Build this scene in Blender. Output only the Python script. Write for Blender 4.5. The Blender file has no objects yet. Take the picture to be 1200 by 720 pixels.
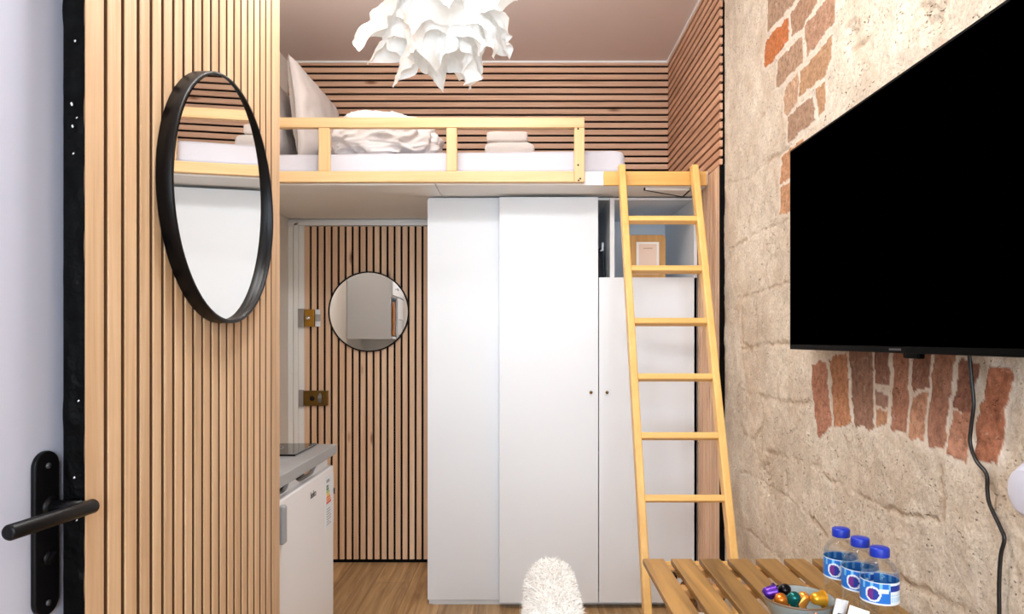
import bpy, bmesh, math, random
import numpy as np
from mathutils import Vector, Matrix, noise as mnoise

random.seed(7)
D = bpy.data
SC = bpy.context.scene
COL = SC.collection
PI = math.pi
F, VX, VY, H = 840.0, 610.0, 398.0, 1.28      # focal length in px, vanishing point, eye height


def W(px, py, s):
    """pixel + local scale (px per metre) -> world point"""
    return Vector(((px - VX) / s, F / s, H + (VY - py) / s))


def on_x(px, py, X):
    return W(px, py, (px - VX) / X)


def lin(c):
    out = []
    for v in c[:3]:
        v /= 255.0
        out.append(v / 12.92 if v <= 0.04045 else ((v + 0.055) / 1.055) ** 2.4)
    return (out[0], out[1], out[2], 1.0)


# ------------------------------------------------------------------ materials
def new_mat(name):
    m = D.materials.new(name)
    m.use_nodes = True
    nt = m.node_tree
    b = nt.nodes['Principled BSDF']
    return m, nt, b


def N(nt, kind, **kw):
    n = nt.nodes.new(kind)
    for k, v in kw.items():
        if hasattr(n, k):
            setattr(n, k, v)
        else:
            n.inputs[k].default_value = v
    return n


def L(nt, a, b):
    nt.links.new(a, b)


def plain(name, rgb, rough=0.5, metal=0.0, var=0.04, scale=6.0, bump=0.0, bscale=60.0, spec=0.5, coat=0.0):
    m, nt, b = new_mat(name)
    tc = N(nt, 'ShaderNodeTexCoord')
    no = N(nt, 'ShaderNodeTexNoise')
    no.inputs['Scale'].default_value = scale
    no.inputs['Detail'].default_value = 4
    L(nt, tc.outputs['Object'], no.inputs['Vector'])
    mr = N(nt, 'ShaderNodeMapRange')
    mr.inputs['To Min'].default_value = 1 - var
    mr.inputs['To Max'].default_value = 1 + var
    L(nt, no.outputs['Fac'], mr.inputs['Value'])
    mx = N(nt, 'ShaderNodeVectorMath', operation='SCALE')
    mx.inputs[0].default_value = lin(rgb)[:3]
    L(nt, mr.outputs['Result'], mx.inputs['Scale'])
    L(nt, mx.outputs['Vector'], b.inputs['Base Color'])
    b.inputs['Roughness'].default_value = rough
    b.inputs['Metallic'].default_value = metal
    b.inputs['Specular IOR Level'].default_value = spec
    b.inputs['Coat Weight'].default_value = coat
    if bump:
        n2 = N(nt, 'ShaderNodeTexNoise')
        n2.inputs['Scale'].default_value = bscale
        n2.inputs['Detail'].default_value = 3
        L(nt, tc.outputs['Object'], n2.inputs['Vector'])
        bp = N(nt, 'ShaderNodeBump')
        bp.inputs['Strength'].default_value = bump
        bp.inputs['Distance'].default_value = 0.01
        L(nt, n2.outputs['Fac'], bp.inputs['Height'])
        L(nt, bp.outputs['Normal'], b.inputs['Normal'])
    return m


def wood(name, dark, light, axis, rough=0.5, fine=1.0, contrast=(0.3, 0.72), knots=0.0):
    """streaky grain along one axis; the 'tone' face attribute makes every board a little different"""
    m, nt, b = new_mat(name)
    tc = N(nt, 'ShaderNodeTexCoord')
    at = N(nt, 'ShaderNodeAttribute', attribute_name='tone')
    off = N(nt, 'ShaderNodeVectorMath', operation='SCALE')
    off.inputs[0].default_value = (37.0, 53.0, 71.0)
    L(nt, at.outputs['Fac'], off.inputs['Scale'])
    add = N(nt, 'ShaderNodeVectorMath', operation='ADD')
    L(nt, tc.outputs['Object'], add.inputs[0])
    L(nt, off.outputs['Vector'], add.inputs[1])
    sc = [38.0 * fine] * 3
    sc['XYZ'.index(axis)] = 1.6 * fine
    mp = N(nt, 'ShaderNodeMapping')
    mp.inputs['Scale'].default_value = sc
    L(nt, add.outputs['Vector'], mp.inputs['Vector'])
    no = N(nt, 'ShaderNodeTexNoise')
    no.inputs['Scale'].default_value = 1.0
    no.inputs['Detail'].default_value = 6
    no.inputs['Roughness'].default_value = 0.62
    no.inputs['Distortion'].default_value = 0.5
    L(nt, mp.outputs['Vector'], no.inputs['Vector'])
    rp = N(nt, 'ShaderNodeValToRGB')
    rp.color_ramp.elements[0].position, rp.color_ramp.elements[1].position = contrast
    rp.color_ramp.elements[0].color = lin(dark)
    rp.color_ramp.elements[1].color = lin(light)
    L(nt, no.outputs['Fac'], rp.inputs['Fac'])
    mx = N(nt, 'ShaderNodeVectorMath', operation='SCALE')
    L(nt, rp.outputs['Color'], mx.inputs[0])
    L(nt, at.outputs['Fac'], mx.inputs['Scale'])
    col = mx.outputs['Vector']
    if knots:
        vo = N(nt, 'ShaderNodeTexVoronoi')
        vs = [knots * 3.2] * 3
        vs['XYZ'.index(axis)] = knots
        mp2 = N(nt, 'ShaderNodeMapping')
        mp2.inputs['Scale'].default_value = vs
        L(nt, add.outputs['Vector'], mp2.inputs['Vector'])
        L(nt, mp2.outputs['Vector'], vo.inputs['Vector'])
        vo.inputs['Scale'].default_value = 1.0
        r2 = N(nt, 'ShaderNodeValToRGB')
        r2.color_ramp.elements[0].position, r2.color_ramp.elements[1].position = 0.03, 0.10
        r2.color_ramp.elements[0].color = (0.42, 0.3, 0.22, 1)
        r2.color_ramp.elements[1].color = (1, 1, 1, 1)
        L(nt, vo.outputs['Distance'], r2.inputs['Fac'])
        m3 = N(nt, 'ShaderNodeVectorMath', operation='MULTIPLY')
        L(nt, col, m3.inputs[0])
        L(nt, r2.outputs['Color'], m3.inputs[1])
        col = m3.outputs['Vector']
    L(nt, col, b.inputs['Base Color'])
    b.inputs['Roughness'].default_value = rough
    bp = N(nt, 'ShaderNodeBump')
    bp.inputs['Strength'].default_value = 0.15
    bp.inputs['Distance'].default_value = 0.002
    L(nt, no.outputs['Fac'], bp.inputs['Height'])
    L(nt, bp.outputs['Normal'], b.inputs['Normal'])
    return m


def fabric(name, rgb, scale=9.0, bump=0.35, rough=0.9, weave=0.0):
    m = plain(name, rgb, rough, var=0.03, scale=scale, bump=bump, bscale=scale * 2.2, spec=0.2)
    m.node_tree.nodes['Principled BSDF'].inputs['Sheen Weight'].default_value = 0.15
    return m


M = {}
M['ceiling'] = plain('ceiling_taupe_paint', (224, 209, 202), 0.85, var=0.015, bump=0.04, bscale=90)
M['white_wall'] = plain('white_wall_paint', (236, 232, 226), 0.8, var=0.02, bump=0.05, bscale=70)
M['white_trim'] = plain('white_gloss_trim', (244, 243, 241), 0.45, var=0.02)
M['white_door'] = plain('cool_white_door_paint', (188, 190, 206), 0.45, var=0.015, scale=14)
M['white_board'] = plain('white_melamine', (231, 236, 242), 0.38, var=0.012)
M['white_under'] = plain('white_platform_paint', (244, 243, 241), 0.6, var=0.015)
M['black_felt'] = plain('black_felt', (15, 13, 13), 0.95, var=0.2, bump=0.4, bscale=300, spec=0.1)
M['black_gloss'] = plain('black_glossy_seal', (2, 2, 2), 0.3, spec=0.08, var=0.1, bump=0.35, bscale=45)
M['black_metal'] = plain('black_powder_coat', (9, 8, 10), 0.42, spec=0.2, var=0.1, scale=20)
M['slat_back'] = wood('pink_oak_slat_x', (190, 146, 116), (226, 186, 156), 'X', 0.55, 1.0, knots=2.2)
M['slat_right'] = wood('pink_oak_slat_y', (184, 136, 106), (220, 174, 142), 'Y', 0.55, 1.0)
M['slat_vert'] = wood('oak_slat_z', (214, 170, 134), (240, 204, 170), 'Z', 0.55, 0.9, knots=2.0)
M['slat_panel'] = wood('honey_oak_slat_z', (184, 146, 108), (214, 182, 146), 'Z', 0.55, 1.3, (0.28, 0.7))
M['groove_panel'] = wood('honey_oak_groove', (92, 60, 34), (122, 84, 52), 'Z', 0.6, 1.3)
M['pine_rail'] = wood('pine_rail', (210, 168, 116), (234, 198, 148), 'X', 0.42, 0.7, knots=1.3)
M['pine_post'] = wood('pine_post', (210, 168, 116), (234, 198, 148), 'Z', 0.42, 0.7)
M['pine_beam'] = wood('amber_pine_beam', (228, 172, 86), (244, 198, 116), 'X', 0.4, 0.7)
M['pine_ladder'] = wood('amber_pine_ladder', (224, 174, 98), (240, 198, 124), 'Z', 0.4, 0.7)
M['pine_rung'] = wood('amber_pine_rung', (224, 174, 98), (240, 198, 124), 'X', 0.4, 0.7)
M['acacia'] = wood('acacia_board_y', (98, 68, 28), (178, 134, 72), 'Y', 0.42, 0.8, (0.3, 0.7), knots=1.6)
M['acacia_x'] = wood('acacia_board_x', (176, 122, 66), (206, 158, 98), 'X', 0.5, 0.6)
M['acacia_z'] = wood('acacia_leg', (140, 94, 48), (184, 134, 78), 'Z', 0.5, 0.6)
M['bamboo'] = wood('bamboo_frame', (184, 132, 66), (214, 164, 92), 'Z', 0.45, 0.8)
M['board_wood'] = wood('chopping_board_wood', (140, 82, 30), (176, 112, 52), 'Z', 0.5, 0.7)
M['worktop'] = plain('grey_laminate', (150, 151, 153), 0.4, var=0.05, scale=60)
M['hob_glass'] = plain('black_hob_glass', (10, 10, 12), 0.06, var=0.0)
M['white_plastic'] = plain('white_plastic', (232, 234, 239), 0.28, var=0.01)
M['pale_plastic'] = plain('pale_grey_plastic', (196, 198, 212), 0.35, var=0.01)
M['grey_plastic'] = plain('grey_plastic', (150, 152, 156), 0.4)
M['dark_grey'] = plain('dark_grey_plastic', (60, 60, 64), 0.5)
M['sheet'] = fabric('lavender_white_sheet', (206, 205, 214), 7, 0.25)
M['pillow'] = fabric('grey_white_pillowcase', (214, 206, 202), 6, 0.25)
M['duvet'] = fabric('white_duvet_cotton', (232, 226, 224), 10, 0.4)
M['towel'] = fabric('beige_towel', (222, 212, 206), 120, 0.5)
M['navy'] = fabric('dark_navy_cloth', (34, 36, 46), 20, 0.4)
M['fur'] = plain('white_fur', (240, 237, 232), 0.85, var=0.05, spec=0.1)
M['fur_shade'] = plain('shaded_fur_base', (206, 200, 192), 0.95, var=0.05, scale=60, bump=0.6, bscale=130, spec=0.05)  # darker than the strands, putting the fur's shading into the colour
M['brass'] = plain('aged_brass', (172, 126, 48), 0.35, metal=0.85, var=0.15, scale=60)
M['dark_brass'] = plain('dark_brass', (112, 84, 36), 0.35, metal=0.8, var=0.2, scale=60)
M['steel'] = plain('brushed_steel', (178, 178, 180), 0.3, metal=0.9, var=0.08, scale=50)
M['chrome'] = plain('chrome', (225, 226, 230), 0.08, metal=1.0, var=0.0)
M['screen'] = plain('black_screen_glass', (0, 0, 0), 0.7, var=0.0, spec=0.0)
M['bezel'] = plain('black_tv_plastic', (2, 2, 2), 0.5, var=0.0, spec=0.04)
M['cord'] = plain('black_cable', (14, 13, 13), 0.4, var=0.05)
M['mat_board'] = plain('white_mat_board', (244, 240, 236), 0.8, var=0.01)
M['picture'] = plain('pale_peach_print', (234, 208, 190), 0.7, var=0.02)
M['ink'] = plain('brown_ink', (170, 130, 108), 0.8, var=0.0)
M['cap_blue'] = plain('blue_bottle_cap', (16, 48, 170), 0.35, var=0.03)
M['label_blue'] = plain('label_blue', (22, 112, 206), 0.35, var=0.02)
M['label_dark'] = plain('label_dark_blue', (28, 52, 150), 0.35, var=0.02)
M['label_white'] = plain('label_white', (226, 236, 246), 0.35, var=0.02)
M['label_pale'] = plain('label_pale_blue', (120, 190, 232), 0.35, var=0.02)
M['label_plum'] = plain('label_plum', (110, 46, 130), 0.35, var=0.02)
M['bowl_glaze'] = plain('grey_green_glaze', (142, 152, 150), 0.22, var=0.16, scale=30, coat=0.4)
M['bowl_rim'] = plain('brown_glaze_rim', (112, 88, 64), 0.3, var=0.1, scale=40)
M['paper_white'] = plain('white_sachet_paper', (240, 238, 236), 0.6, var=0.03, bump=0.2, bscale=80)
M['gap_shade'] = plain('shadow_gap_black', (22, 20, 20), 0.9)  # black standing in for the shade inside seams and dowel holes
for nm, c in dict(purple=(84, 40, 150), black=(18, 18, 22), teal=(14, 96, 92), orange=(206, 116, 34), gold=(232, 166, 44),
                  amber=(228, 150, 60)).items():
    M['cap_' + nm] = plain('foil_' + nm, c, 0.25, metal=0.6, var=0.04, scale=30)
for nm, c in dict(red=(206, 44, 40), blue=(36, 90, 170), plum=(80, 50, 120), coral=(236, 120, 60), white=(236, 230, 226)).items():
    M['wrap_' + nm] = plain('wrapper_' + nm, c, 0.3, var=0.12, scale=90)
for nm, c in dict(green=(70, 120, 70), lime=(170, 190, 50), yellow=(244, 210, 50), orange=(236, 140, 40), red=(214, 70, 50)).items():
    M['en_' + nm] = plain('energy_' + nm, c, 0.5, var=0.0)


def mirror_mat():
    m, nt, b = new_mat('mirror_silver')
    b.inputs['Base Color'].default_value = (0.86, 0.87, 0.86, 1)
    b.inputs['Metallic'].default_value = 1.0
    b.inputs['Roughness'].default_value = 0.0
    return m


def glass_mat(name, col, ior, rough=0.0, clear=0.0):
    m, nt, b = new_mat(name)
    b.inputs['Base Color'].default_value = col
    b.inputs['Roughness'].default_value = rough
    b.inputs['IOR'].default_value = ior
    b.inputs['Transmission Weight'].default_value = 1.0
    if clear:
        tp = N(nt, 'ShaderNodeBsdfTransparent')
        tp.inputs['Color'].default_value = col
        mx = N(nt, 'ShaderNodeMixShader')
        mx.inputs[0].default_value = clear
        out = nt.nodes['Material Output']
        L(nt, b.outputs[0], mx.inputs[1])
        L(nt, tp.outputs[0], mx.inputs[2])
        L(nt, mx.outputs[0], out.inputs['Surface'])
    return m


def paper_mat():
    m = D.materials.new('lamp_paper')
    m.use_nodes = True
    nt = m.node_tree
    for n in list(nt.nodes):
        nt.nodes.remove(n)
    out = N(nt, 'ShaderNodeOutputMaterial')
    df = N(nt, 'ShaderNodeBsdfDiffuse')
    df.inputs['Color'].default_value = (0.87, 0.87, 0.86, 1)
    tl = N(nt, 'ShaderNodeBsdfTranslucent')
    tl.inputs['Color'].default_value = (0.87, 0.87, 0.86, 1)
    tp = N(nt, 'ShaderNodeBsdfTransparent')
    m1 = N(nt, 'ShaderNodeMixShader')
    m1.inputs[0].default_value = 0.10
    m2 = N(nt, 'ShaderNodeMixShader')
    m2.inputs[0].default_value = 0.0
    L(nt, df.outputs[0], m1.inputs[1])
    L(nt, tl.outputs[0], m1.inputs[2])
    L(nt, m1.outputs[0], m2.inputs[1])
    L(nt, tp.outputs[0], m2.inputs[2])
    em = N(nt, 'ShaderNodeEmission')
    em.inputs['Color'].default_value = (1.0, 0.98, 0.95, 1)
    em.inputs['Strength'].default_value = 0.12
    ad = N(nt, 'ShaderNodeAddShader')
    L(nt, m2.outputs[0], ad.inputs[0])
    L(nt, em.outputs[0], ad.inputs[1])
    L(nt, ad.outputs[0], out.inputs['Surface'])
    return m


def emit_mat(name, col, st):
    m, nt, b = new_mat(name)
    b.inputs['Emission Color'].default_value = col
    b.inputs['Emission Strength'].default_value = st
    return m


def floor_mat():
    m, nt, b = new_mat('oak_laminate_floor')
    tc = N(nt, 'ShaderNodeTexCoord')
    mp = N(nt, 'ShaderNodeMapping')
    mp.inputs['Rotation'].default_value = (0, 0, PI / 2)
    L(nt, tc.outputs['Object'], mp.inputs['Vector'])
    br = N(nt, 'ShaderNodeTexBrick')
    br.offset = 0.37
    br.inputs['Scale'].default_value = 1.0
    br.inputs['Brick Width'].default_value = 1.25
    br.inputs['Row Height'].default_value = 0.19
    br.inputs['Mortar Size'].default_value = 0.0016
    br.inputs['Mortar Smooth'].default_value = 0.2
    br.inputs['Color1'].default_value = (0.82, 0.82, 0.82, 1)
    br.inputs['Color2'].default_value = (1.12, 1.1, 1.08, 1)
    br.inputs['Mortar'].default_value = (0.42, 0.38, 0.34, 1)
    L(nt, mp.outputs['Vector'], br.inputs['Vector'])
    m2 = N(nt, 'ShaderNodeMapping')
    m2.inputs['Scale'].default_value = (24, 1.5, 1)
    L(nt, tc.outputs['Object'], m2.inputs['Vector'])
    no = N(nt, 'ShaderNodeTexNoise')
    no.inputs['Scale'].default_value = 1.0
    no.inputs['Detail'].default_value = 7
    no.inputs['Roughness'].default_value = 0.65
    no.inputs['Distortion'].default_value = 1.2
    L(nt, m2.outputs['Vector'], no.inputs['Vector'])
    rp = N(nt, 'ShaderNodeValToRGB')
    rp.color_ramp.elements[0].position, rp.color_ramp.elements[1].position = 0.28, 0.72
    rp.color_ramp.elements[0].color = lin((140, 104, 66))
    rp.color_ramp.elements[1].color = lin((216, 180, 132))
    L(nt, no.outputs['Fac'], rp.inputs['Fac'])
    mx = N(nt, 'ShaderNodeVectorMath', operation='MULTIPLY')
    L(nt, rp.outputs['Color'], mx.inputs[0])
    L(nt, br.outputs['Color'], mx.inputs[1])
    L(nt, mx.outputs['Vector'], b.inputs['Base Color'])
    b.inputs['Roughness'].default_value = 0.42
    return m


def stone_mat():
    """limestone, mortar and brick; 'brick' = where the bricks are, 'bcol' = each brick's own colour, 'rough' = crumbled patches"""
    m, nt, b = new_mat('limestone_and_brick')
    tc = N(nt, 'ShaderNodeTexCoord')

    def noi(scale, detail=5, rough=0.6, dist=0.0):
        n = N(nt, 'ShaderNodeTexNoise')
        n.inputs['Scale'].default_value = scale
        n.inputs['Detail'].default_value = detail
        n.inputs['Roughness'].default_value = rough
        n.inputs['Distortion'].default_value = dist
        L(nt, tc.outputs['Object'], n.inputs['Vector'])
        return n.outputs['Fac']

    def ramp(src, p0, c0, p1, c1):
        r = N(nt, 'ShaderNodeValToRGB')
        r.color_ramp.elements[0].position, r.color_ramp.elements[1].position = p0, p1
        r.color_ramp.elements[0].color, r.color_ramp.elements[1].color = c0, c1
        L(nt, src, r.inputs['Fac'])
        return r.outputs['Color']

    def mix(fac, a, bb, blend='MIX'):
        x = N(nt, 'ShaderNodeMix', data_type='RGBA', blend_type=blend)
        if isinstance(fac, float):
            x.inputs[0].default_value = fac
        else:
            L(nt, fac, x.inputs[0])
        for s, v in ((6, a), (7, bb)):
            if isinstance(v, tuple):
                x.inputs[s].default_value = v
            else:
                L(nt, v, x.inputs[s])
        return x.outputs[2]

    big = noi(3.2, 4)
    base = ramp(big, 0.34, lin((212, 199, 183)), 0.64, lin((236, 227, 213)))
    mid = ramp(noi(16, 6, 0.65, 0.6), 0.3, (0.84, 0.82, 0.79, 1), 0.62, (1.06, 1.05, 1.03, 1))
    base = mix(1.0, base, mid, 'MULTIPLY')
    grit = ramp(noi(110, 8, 0.85), 0.32, (0.58, 0.52, 0.46, 1), 0.54, (1.04, 1.03, 1.02, 1))
    base = mix(1.0, base, grit, 'MULTIPLY')
    stain = ramp(noi(7, 6, 0.7, 1.0), 0.50, (0, 0, 0, 1), 0.72, (0.55, 0.55, 0.55, 1))
    base = mix(stain, base, lin((202, 178, 152)))
    at_j = N(nt, 'ShaderNodeAttribute', attribute_name='joint')
    jm = N(nt, 'ShaderNodeMath', operation='MULTIPLY')
    jm.inputs[1].default_value = 0.5
    L(nt, at_j.outputs['Fac'], jm.inputs[0])
    base = mix(jm.outputs[0], base, lin((168, 138, 106)))
    # pits
    vo = N(nt, 'ShaderNodeTexVoronoi')
    vo.inputs['Scale'].default_value = 85
    vo.inputs['Randomness'].default_value = 1.0
    wv = N(nt, 'ShaderNodeMapping')
    wv.inputs['Scale'].default_value = (1, 0.7, 1.3)
    L(nt, tc.outputs['Object'], wv.inputs['Vector'])
    wn_ = N(nt, 'ShaderNodeTexNoise')
    wn_.inputs['Scale'].default_value = 60
    L(nt, tc.outputs['Object'], wn_.inputs['Vector'])
    ws_ = N(nt, 'ShaderNodeVectorMath', operation='SCALE')
    ws_.inputs['Scale'].default_value = 0.02
    L(nt, wn_.outputs['Color'], ws_.inputs[0])
    wa_ = N(nt, 'ShaderNodeVectorMath', operation='ADD')
    L(nt, wv.outputs['Vector'], wa_.inputs[0])
    L(nt, ws_.outputs['Vector'], wa_.inputs[1])
    L(nt, wa_.outputs['Vector'], vo.inputs['Vector'])
    pit = ramp(vo.outputs['Distance'], 0.12, (1, 1, 1, 1), 0.30, (0, 0, 0, 1))
    gate = ramp(noi(24, 6, 0.75), 0.50, (0, 0, 0, 1), 0.60, (1, 1, 1, 1))
    at_r = N(nt, 'ShaderNodeAttribute', attribute_name='rough')
    g2 = N(nt, 'ShaderNodeMath', operation='MAXIMUM')
    L(nt, gate, g2.inputs[0])
    L(nt, at_r.outputs['Fac'], g2.inputs[1])
    pm = N(nt, 'ShaderNodeMath', operation='MULTIPLY')
    L(nt, pit, pm.inputs[0])
    L(nt, g2.outputs[0], pm.inputs[1])
    pitted = N(nt, 'ShaderNodeMath', operation='MULTIPLY')
    pitted.inputs[1].default_value = 0.85
    L(nt, pm.outputs[0], pitted.inputs[0])
    base = mix(pitted.outputs[0], base, lin((112, 84, 58)))
    at_m = N(nt, 'ShaderNodeAttribute', attribute_name='mortar')
    mm_ = N(nt, 'ShaderNodeMath', operation='MULTIPLY')
    mm_.inputs[1].default_value = 0.5
    L(nt, at_m.outputs['Fac'], mm_.inputs[0])
    base = mix(mm_.outputs[0], base, lin((236, 226, 214)))
    # brick
    bc = N(nt, 'ShaderNodeAttribute', attribute_name='bcol')
    bk = N(nt, 'ShaderNodeAttribute', attribute_name='brick')
    spk = ramp(noi(60, 8, 0.8), 0.30, (0.42, 0.38, 0.36, 1), 0.58, (1.18, 1.16, 1.14, 1))
    bcol = mix(1.0, bc.outputs['Color'], spk, 'MULTIPLY')
    chalk = ramp(noi(42, 7, 0.8, 0.8), 0.58, (0, 0, 0, 1), 0.68, (0.8, 0.8, 0.8, 1))
    bcol = mix(chalk, bcol, lin((206, 186, 166)))
    col = mix(bk.outputs['Fac'], base, bcol)
    L(nt, col, b.inputs['Base Color'])
    b.inputs['Roughness'].default_value = 0.92
    b.inputs['Specular IOR Level'].default_value = 0.2
    hsum = N(nt, 'ShaderNodeMath', operation='SUBTRACT')
    L(nt, noi(55, 10, 0.78), hsum.inputs[0])
    L(nt, pm.outputs[0], hsum.inputs[1])
    bp = N(nt, 'ShaderNodeBump')
    bp.inputs['Strength'].default_value = 0.8
    bp.inputs['Distance'].default_value = 0.008
    L(nt, hsum.outputs[0], bp.inputs['Height'])
    L(nt, bp.outputs['Normal'], b.inputs['Normal'])
    return m


M['mirror'] = mirror_mat()
M['water'] = glass_mat('clear_bottle_water', (0.97, 0.99, 1.0, 1), 1.33, 0.0, 0.72)
M['glass'] = glass_mat('clear_glass', (0.95, 0.98, 1.0, 1), 1.3, 0.0, 0.4)
M['paper'] = paper_mat()
M['bulb'] = emit_mat('lit_bulb', (1, 0.95, 0.88, 1), 4)
M['floor'] = floor_mat()
M['stone'] = stone_mat()


# ------------------------------------------------------------------ mesh builder
class MB:
    def __init__(self):
        self.v, self.f, self.mi, self.tone, self.sm = [], [], [], [], []

    def add(self, verts, faces, mi=0, tone=None, smooth=False):
        o = len(self.v)
        if tone is None:
            tone = random.uniform(0.92, 1.06)
        self.v += [tuple(p) for p in verts]
        for f in faces:
            self.f.append([i + o for i in f])
            self.mi.append(mi)
            self.tone.append(tone)
            self.sm.append(smooth)
        return self

    def box(self, a, b, mi=0, tone=None):
        (x0, y0, z0), (x1, y1, z1) = a, b
        v = [(x, y, z) for x in (x0, x1) for y in (y0, y1) for z in (z0, z1)]
        f = [(0, 1, 3, 2), (4, 6, 7, 5), (0, 4, 5, 1), (2, 3, 7, 6), (0, 2, 6, 4), (1, 5, 7, 3)]
        return self.add(v, f, mi, tone)

    def obox(self, c, ax, half, mi=0, tone=None):
        c = Vector(c)
        ax = [Vector(a).normalized() for a in ax]
        v = [c + ax[0] * (i * half[0]) + ax[1] * (j * half[1]) + ax[2] * (k * half[2]) for i in (-1, 1) for j in (-1, 1) for k in (-1, 1)]
        f = [(0, 1, 3, 2), (4, 6, 7, 5), (0, 4, 5, 1), (2, 3, 7, 6), (0, 2, 6, 4), (1, 5, 7, 3)]
        return self.add(v, f, mi, tone)

    def prism(self, poly, off, mi=0, tone=None):
        """poly: list of Vectors, extruded by off"""
        n = len(poly)
        off = Vector(off)
        v = [Vector(p) for p in poly] + [Vector(p) + off for p in poly]
        f = [list(range(n))[::-1], [i + n for i in range(n)]] + [(i, (i + 1) % n, (i + 1) % n + n, i + n) for i in range(n)]
        return self.add(v, f, mi, tone)

    def tube(self, pts, r, n=12, mi=0, cap=True, tone=None):
        pts = [Vector(p) for p in pts]
        rs = r if isinstance(r, (list, tuple)) else [r] * len(pts)
        rings = []
        t0 = (pts[1] - pts[0]).normalized()
        up = Vector((0, 0, 1)) if abs(t0.z) < 0.9 else Vector((1, 0, 0))
        u = t0.cross(up).normalized()
        for i, p in enumerate(pts):
            a, b = pts[max(i - 1, 0)], pts[min(i + 1, len(pts) - 1)]
            t = (b - a).normalized()
            u = (u - t * u.dot(t)).normalized()
            w = t.cross(u)
            rings.append([p + (u * math.cos(2 * PI * k / n) + w * math.sin(2 * PI * k / n)) * rs[i] for k in range(n)])
        v = [q for rg in rings for q in rg]
        f = []
        for i in range(len(pts) - 1):
            for k in range(n):
                a, b = i * n + k, i * n + (k + 1) % n
                f.append((a, b, b + n, a + n))
        if cap:
            f.append(tuple(range(n))[::-1])
            f.append(tuple((len(pts) - 1) * n + k for k in range(n)))
        return self.add(v, f, mi, tone, True)

    def lathe(self, prof, c=(0, 0, 0), n=32, mi=0, axis='Z', tone=None, mis=None):
        """prof: (radius, height) pairs; r = 0 closes"""
        c = Vector(c)
        v, idx = [], []
        for r, h in prof:
            if r < 1e-6:
                idx.append([len(v)] * n)
                v.append(self._ax(0, 0, h, axis) + c)
            else:
                idx.append(list(range(len(v), len(v) + n)))
                for k in range(n):
                    a = 2 * PI * k / n
                    v.append(self._ax(r * math.cos(a), r * math.sin(a), h, axis) + c)
        for i in range(len(prof) - 1):
            fs = []
            for k in range(n):
                q = [idx[i][k], idx[i][(k + 1) % n], idx[i + 1][(k + 1) % n], idx[i + 1][k]]
                q2 = []
                for x in q:
                    if x not in q2:
                        q2.append(x)
                if len(q2) > 2:
                    fs.append(q2)
            if i == 0:
                o = len(self.v)
                self.v += [tuple(p) for p in v]
                self._o = o
            for q in fs:
                self.f.append([x + self._o for x in q])
                self.mi.append(mis[i] if mis else mi)
                self.tone.append(1.0 if tone is None else tone)
                self.sm.append(True)
        return self

    @staticmethod
    def _ax(x, y, h, axis):
        return {'Z': Vector((x, y, h)), 'Y': Vector((x, h, y)), 'X': Vector((h, x, y))}[axis]

    def grid(self, fn, nu, nv, mi=0, closed_u=False, smooth=True, tone=1.0):
        v = [fn(i / nu, j / nv) for j in range(nv + 1) for i in range(nu + (0 if closed_u else 1))]
        w = nu if closed_u else nu + 1
        f = []
        for j in range(nv):
            for i in range(nu):
                a, b = j * w + i, j * w + (i + 1) % w
                f.append((a, b, b + w, a + w))
        return self.add(v, f, mi, tone, smooth)

    def build(self, name, mats, parent=None, bevel=0.0, local=False, solid=0.0, seg=2, recalc=True):
        if not isinstance(mats, (list, tuple)):
            mats = [mats]
        org = Vector((0, 0, 0))
        if not local:
            if parent is not None:
                p = parent
                while p is not None:
                    org += Vector(p.location)
                    p = p.parent
            else:
                xs, ys, zs = zip(*self.v)
                org = Vector(((min(xs) + max(xs)) / 2, (min(ys) + max(ys)) / 2, min(zs)))
        me = D.meshes.new(name)
        me.from_pydata([(x - org.x, y - org.y, z - org.z) for x, y, z in self.v], [], self.f)
        for m in mats:
            me.materials.append(M[m] if isinstance(m, str) else m)
        me.polygons.foreach_set('material_index', self.mi)
        me.polygons.foreach_set('use_smooth', self.sm)
        at = me.attributes.new('tone', 'FLOAT', 'FACE')
        at.data.foreach_set('value', self.tone)
        if recalc:
            bm = bmesh.new()
            bm.from_mesh(me)
            bmesh.ops.recalc_face_normals(bm, faces=bm.faces)
            bm.to_mesh(me)
            bm.free()
        me.update()
        o = D.objects.new(name, me)
        COL.objects.link(o)
        if parent is not None:
            o.parent = parent
        elif not local:
            o.location = org
        if bevel:
            b = o.modifiers.new('bevel', 'BEVEL')
            b.width, b.segments, b.limit_method = bevel, seg, 'ANGLE'
            b.harden_normals = False
        if solid:
            s = o.modifiers.new('solidify', 'SOLIDIFY')
            s.thickness = solid
        return o


def tag(o, label, cat, group=None):
    o['label'] = label
    o['category'] = cat
    if group:
        o['group'] = group
    return o


def thing(name, loc, label, cat, group=None, rot=(0, 0, 0)):
    o = D.objects.new(name, None)
    o.empty_display_size = 0.05
    COL.objects.link(o)
    o.location = loc
    o.rotation_euler = rot
    return tag(o, label, cat, group)


def struct(o):
    o['kind'] = 'structure'
    return o


def copy_tree(o, parent=None):
    c = o.copy()
    COL.objects.link(c)
    if parent is not None:
        c.parent = parent
    for ch in list(o.children):
        copy_tree(ch, c)
    return c


def nz(p, f=1.0, o=0.0):
    return mnoise.noise(Vector(p) * f + Vector((o, o * 1.7, o * 2.3)))


# ------------------------------------------------------------------ sizes of the room
XL, XR, XS = -1.332, 0.842, 0.864          # left wall, slat face right, stone face right
YB = 4.098                                  # slat face at the back
ZC = H + 1.592                              # ceiling
ZU = H + 0.69                               # underside of the loft
ZP = H + 0.752                              # top of the loft platform
YF = F / 262                                # front of the loft platform
YE = F / 277                                # where the right cladding ends and the stone starts
XP = -0.6185                                # face of the fluted panel with the mirror
YR = -1.6                                   # wall behind the camera

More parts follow.
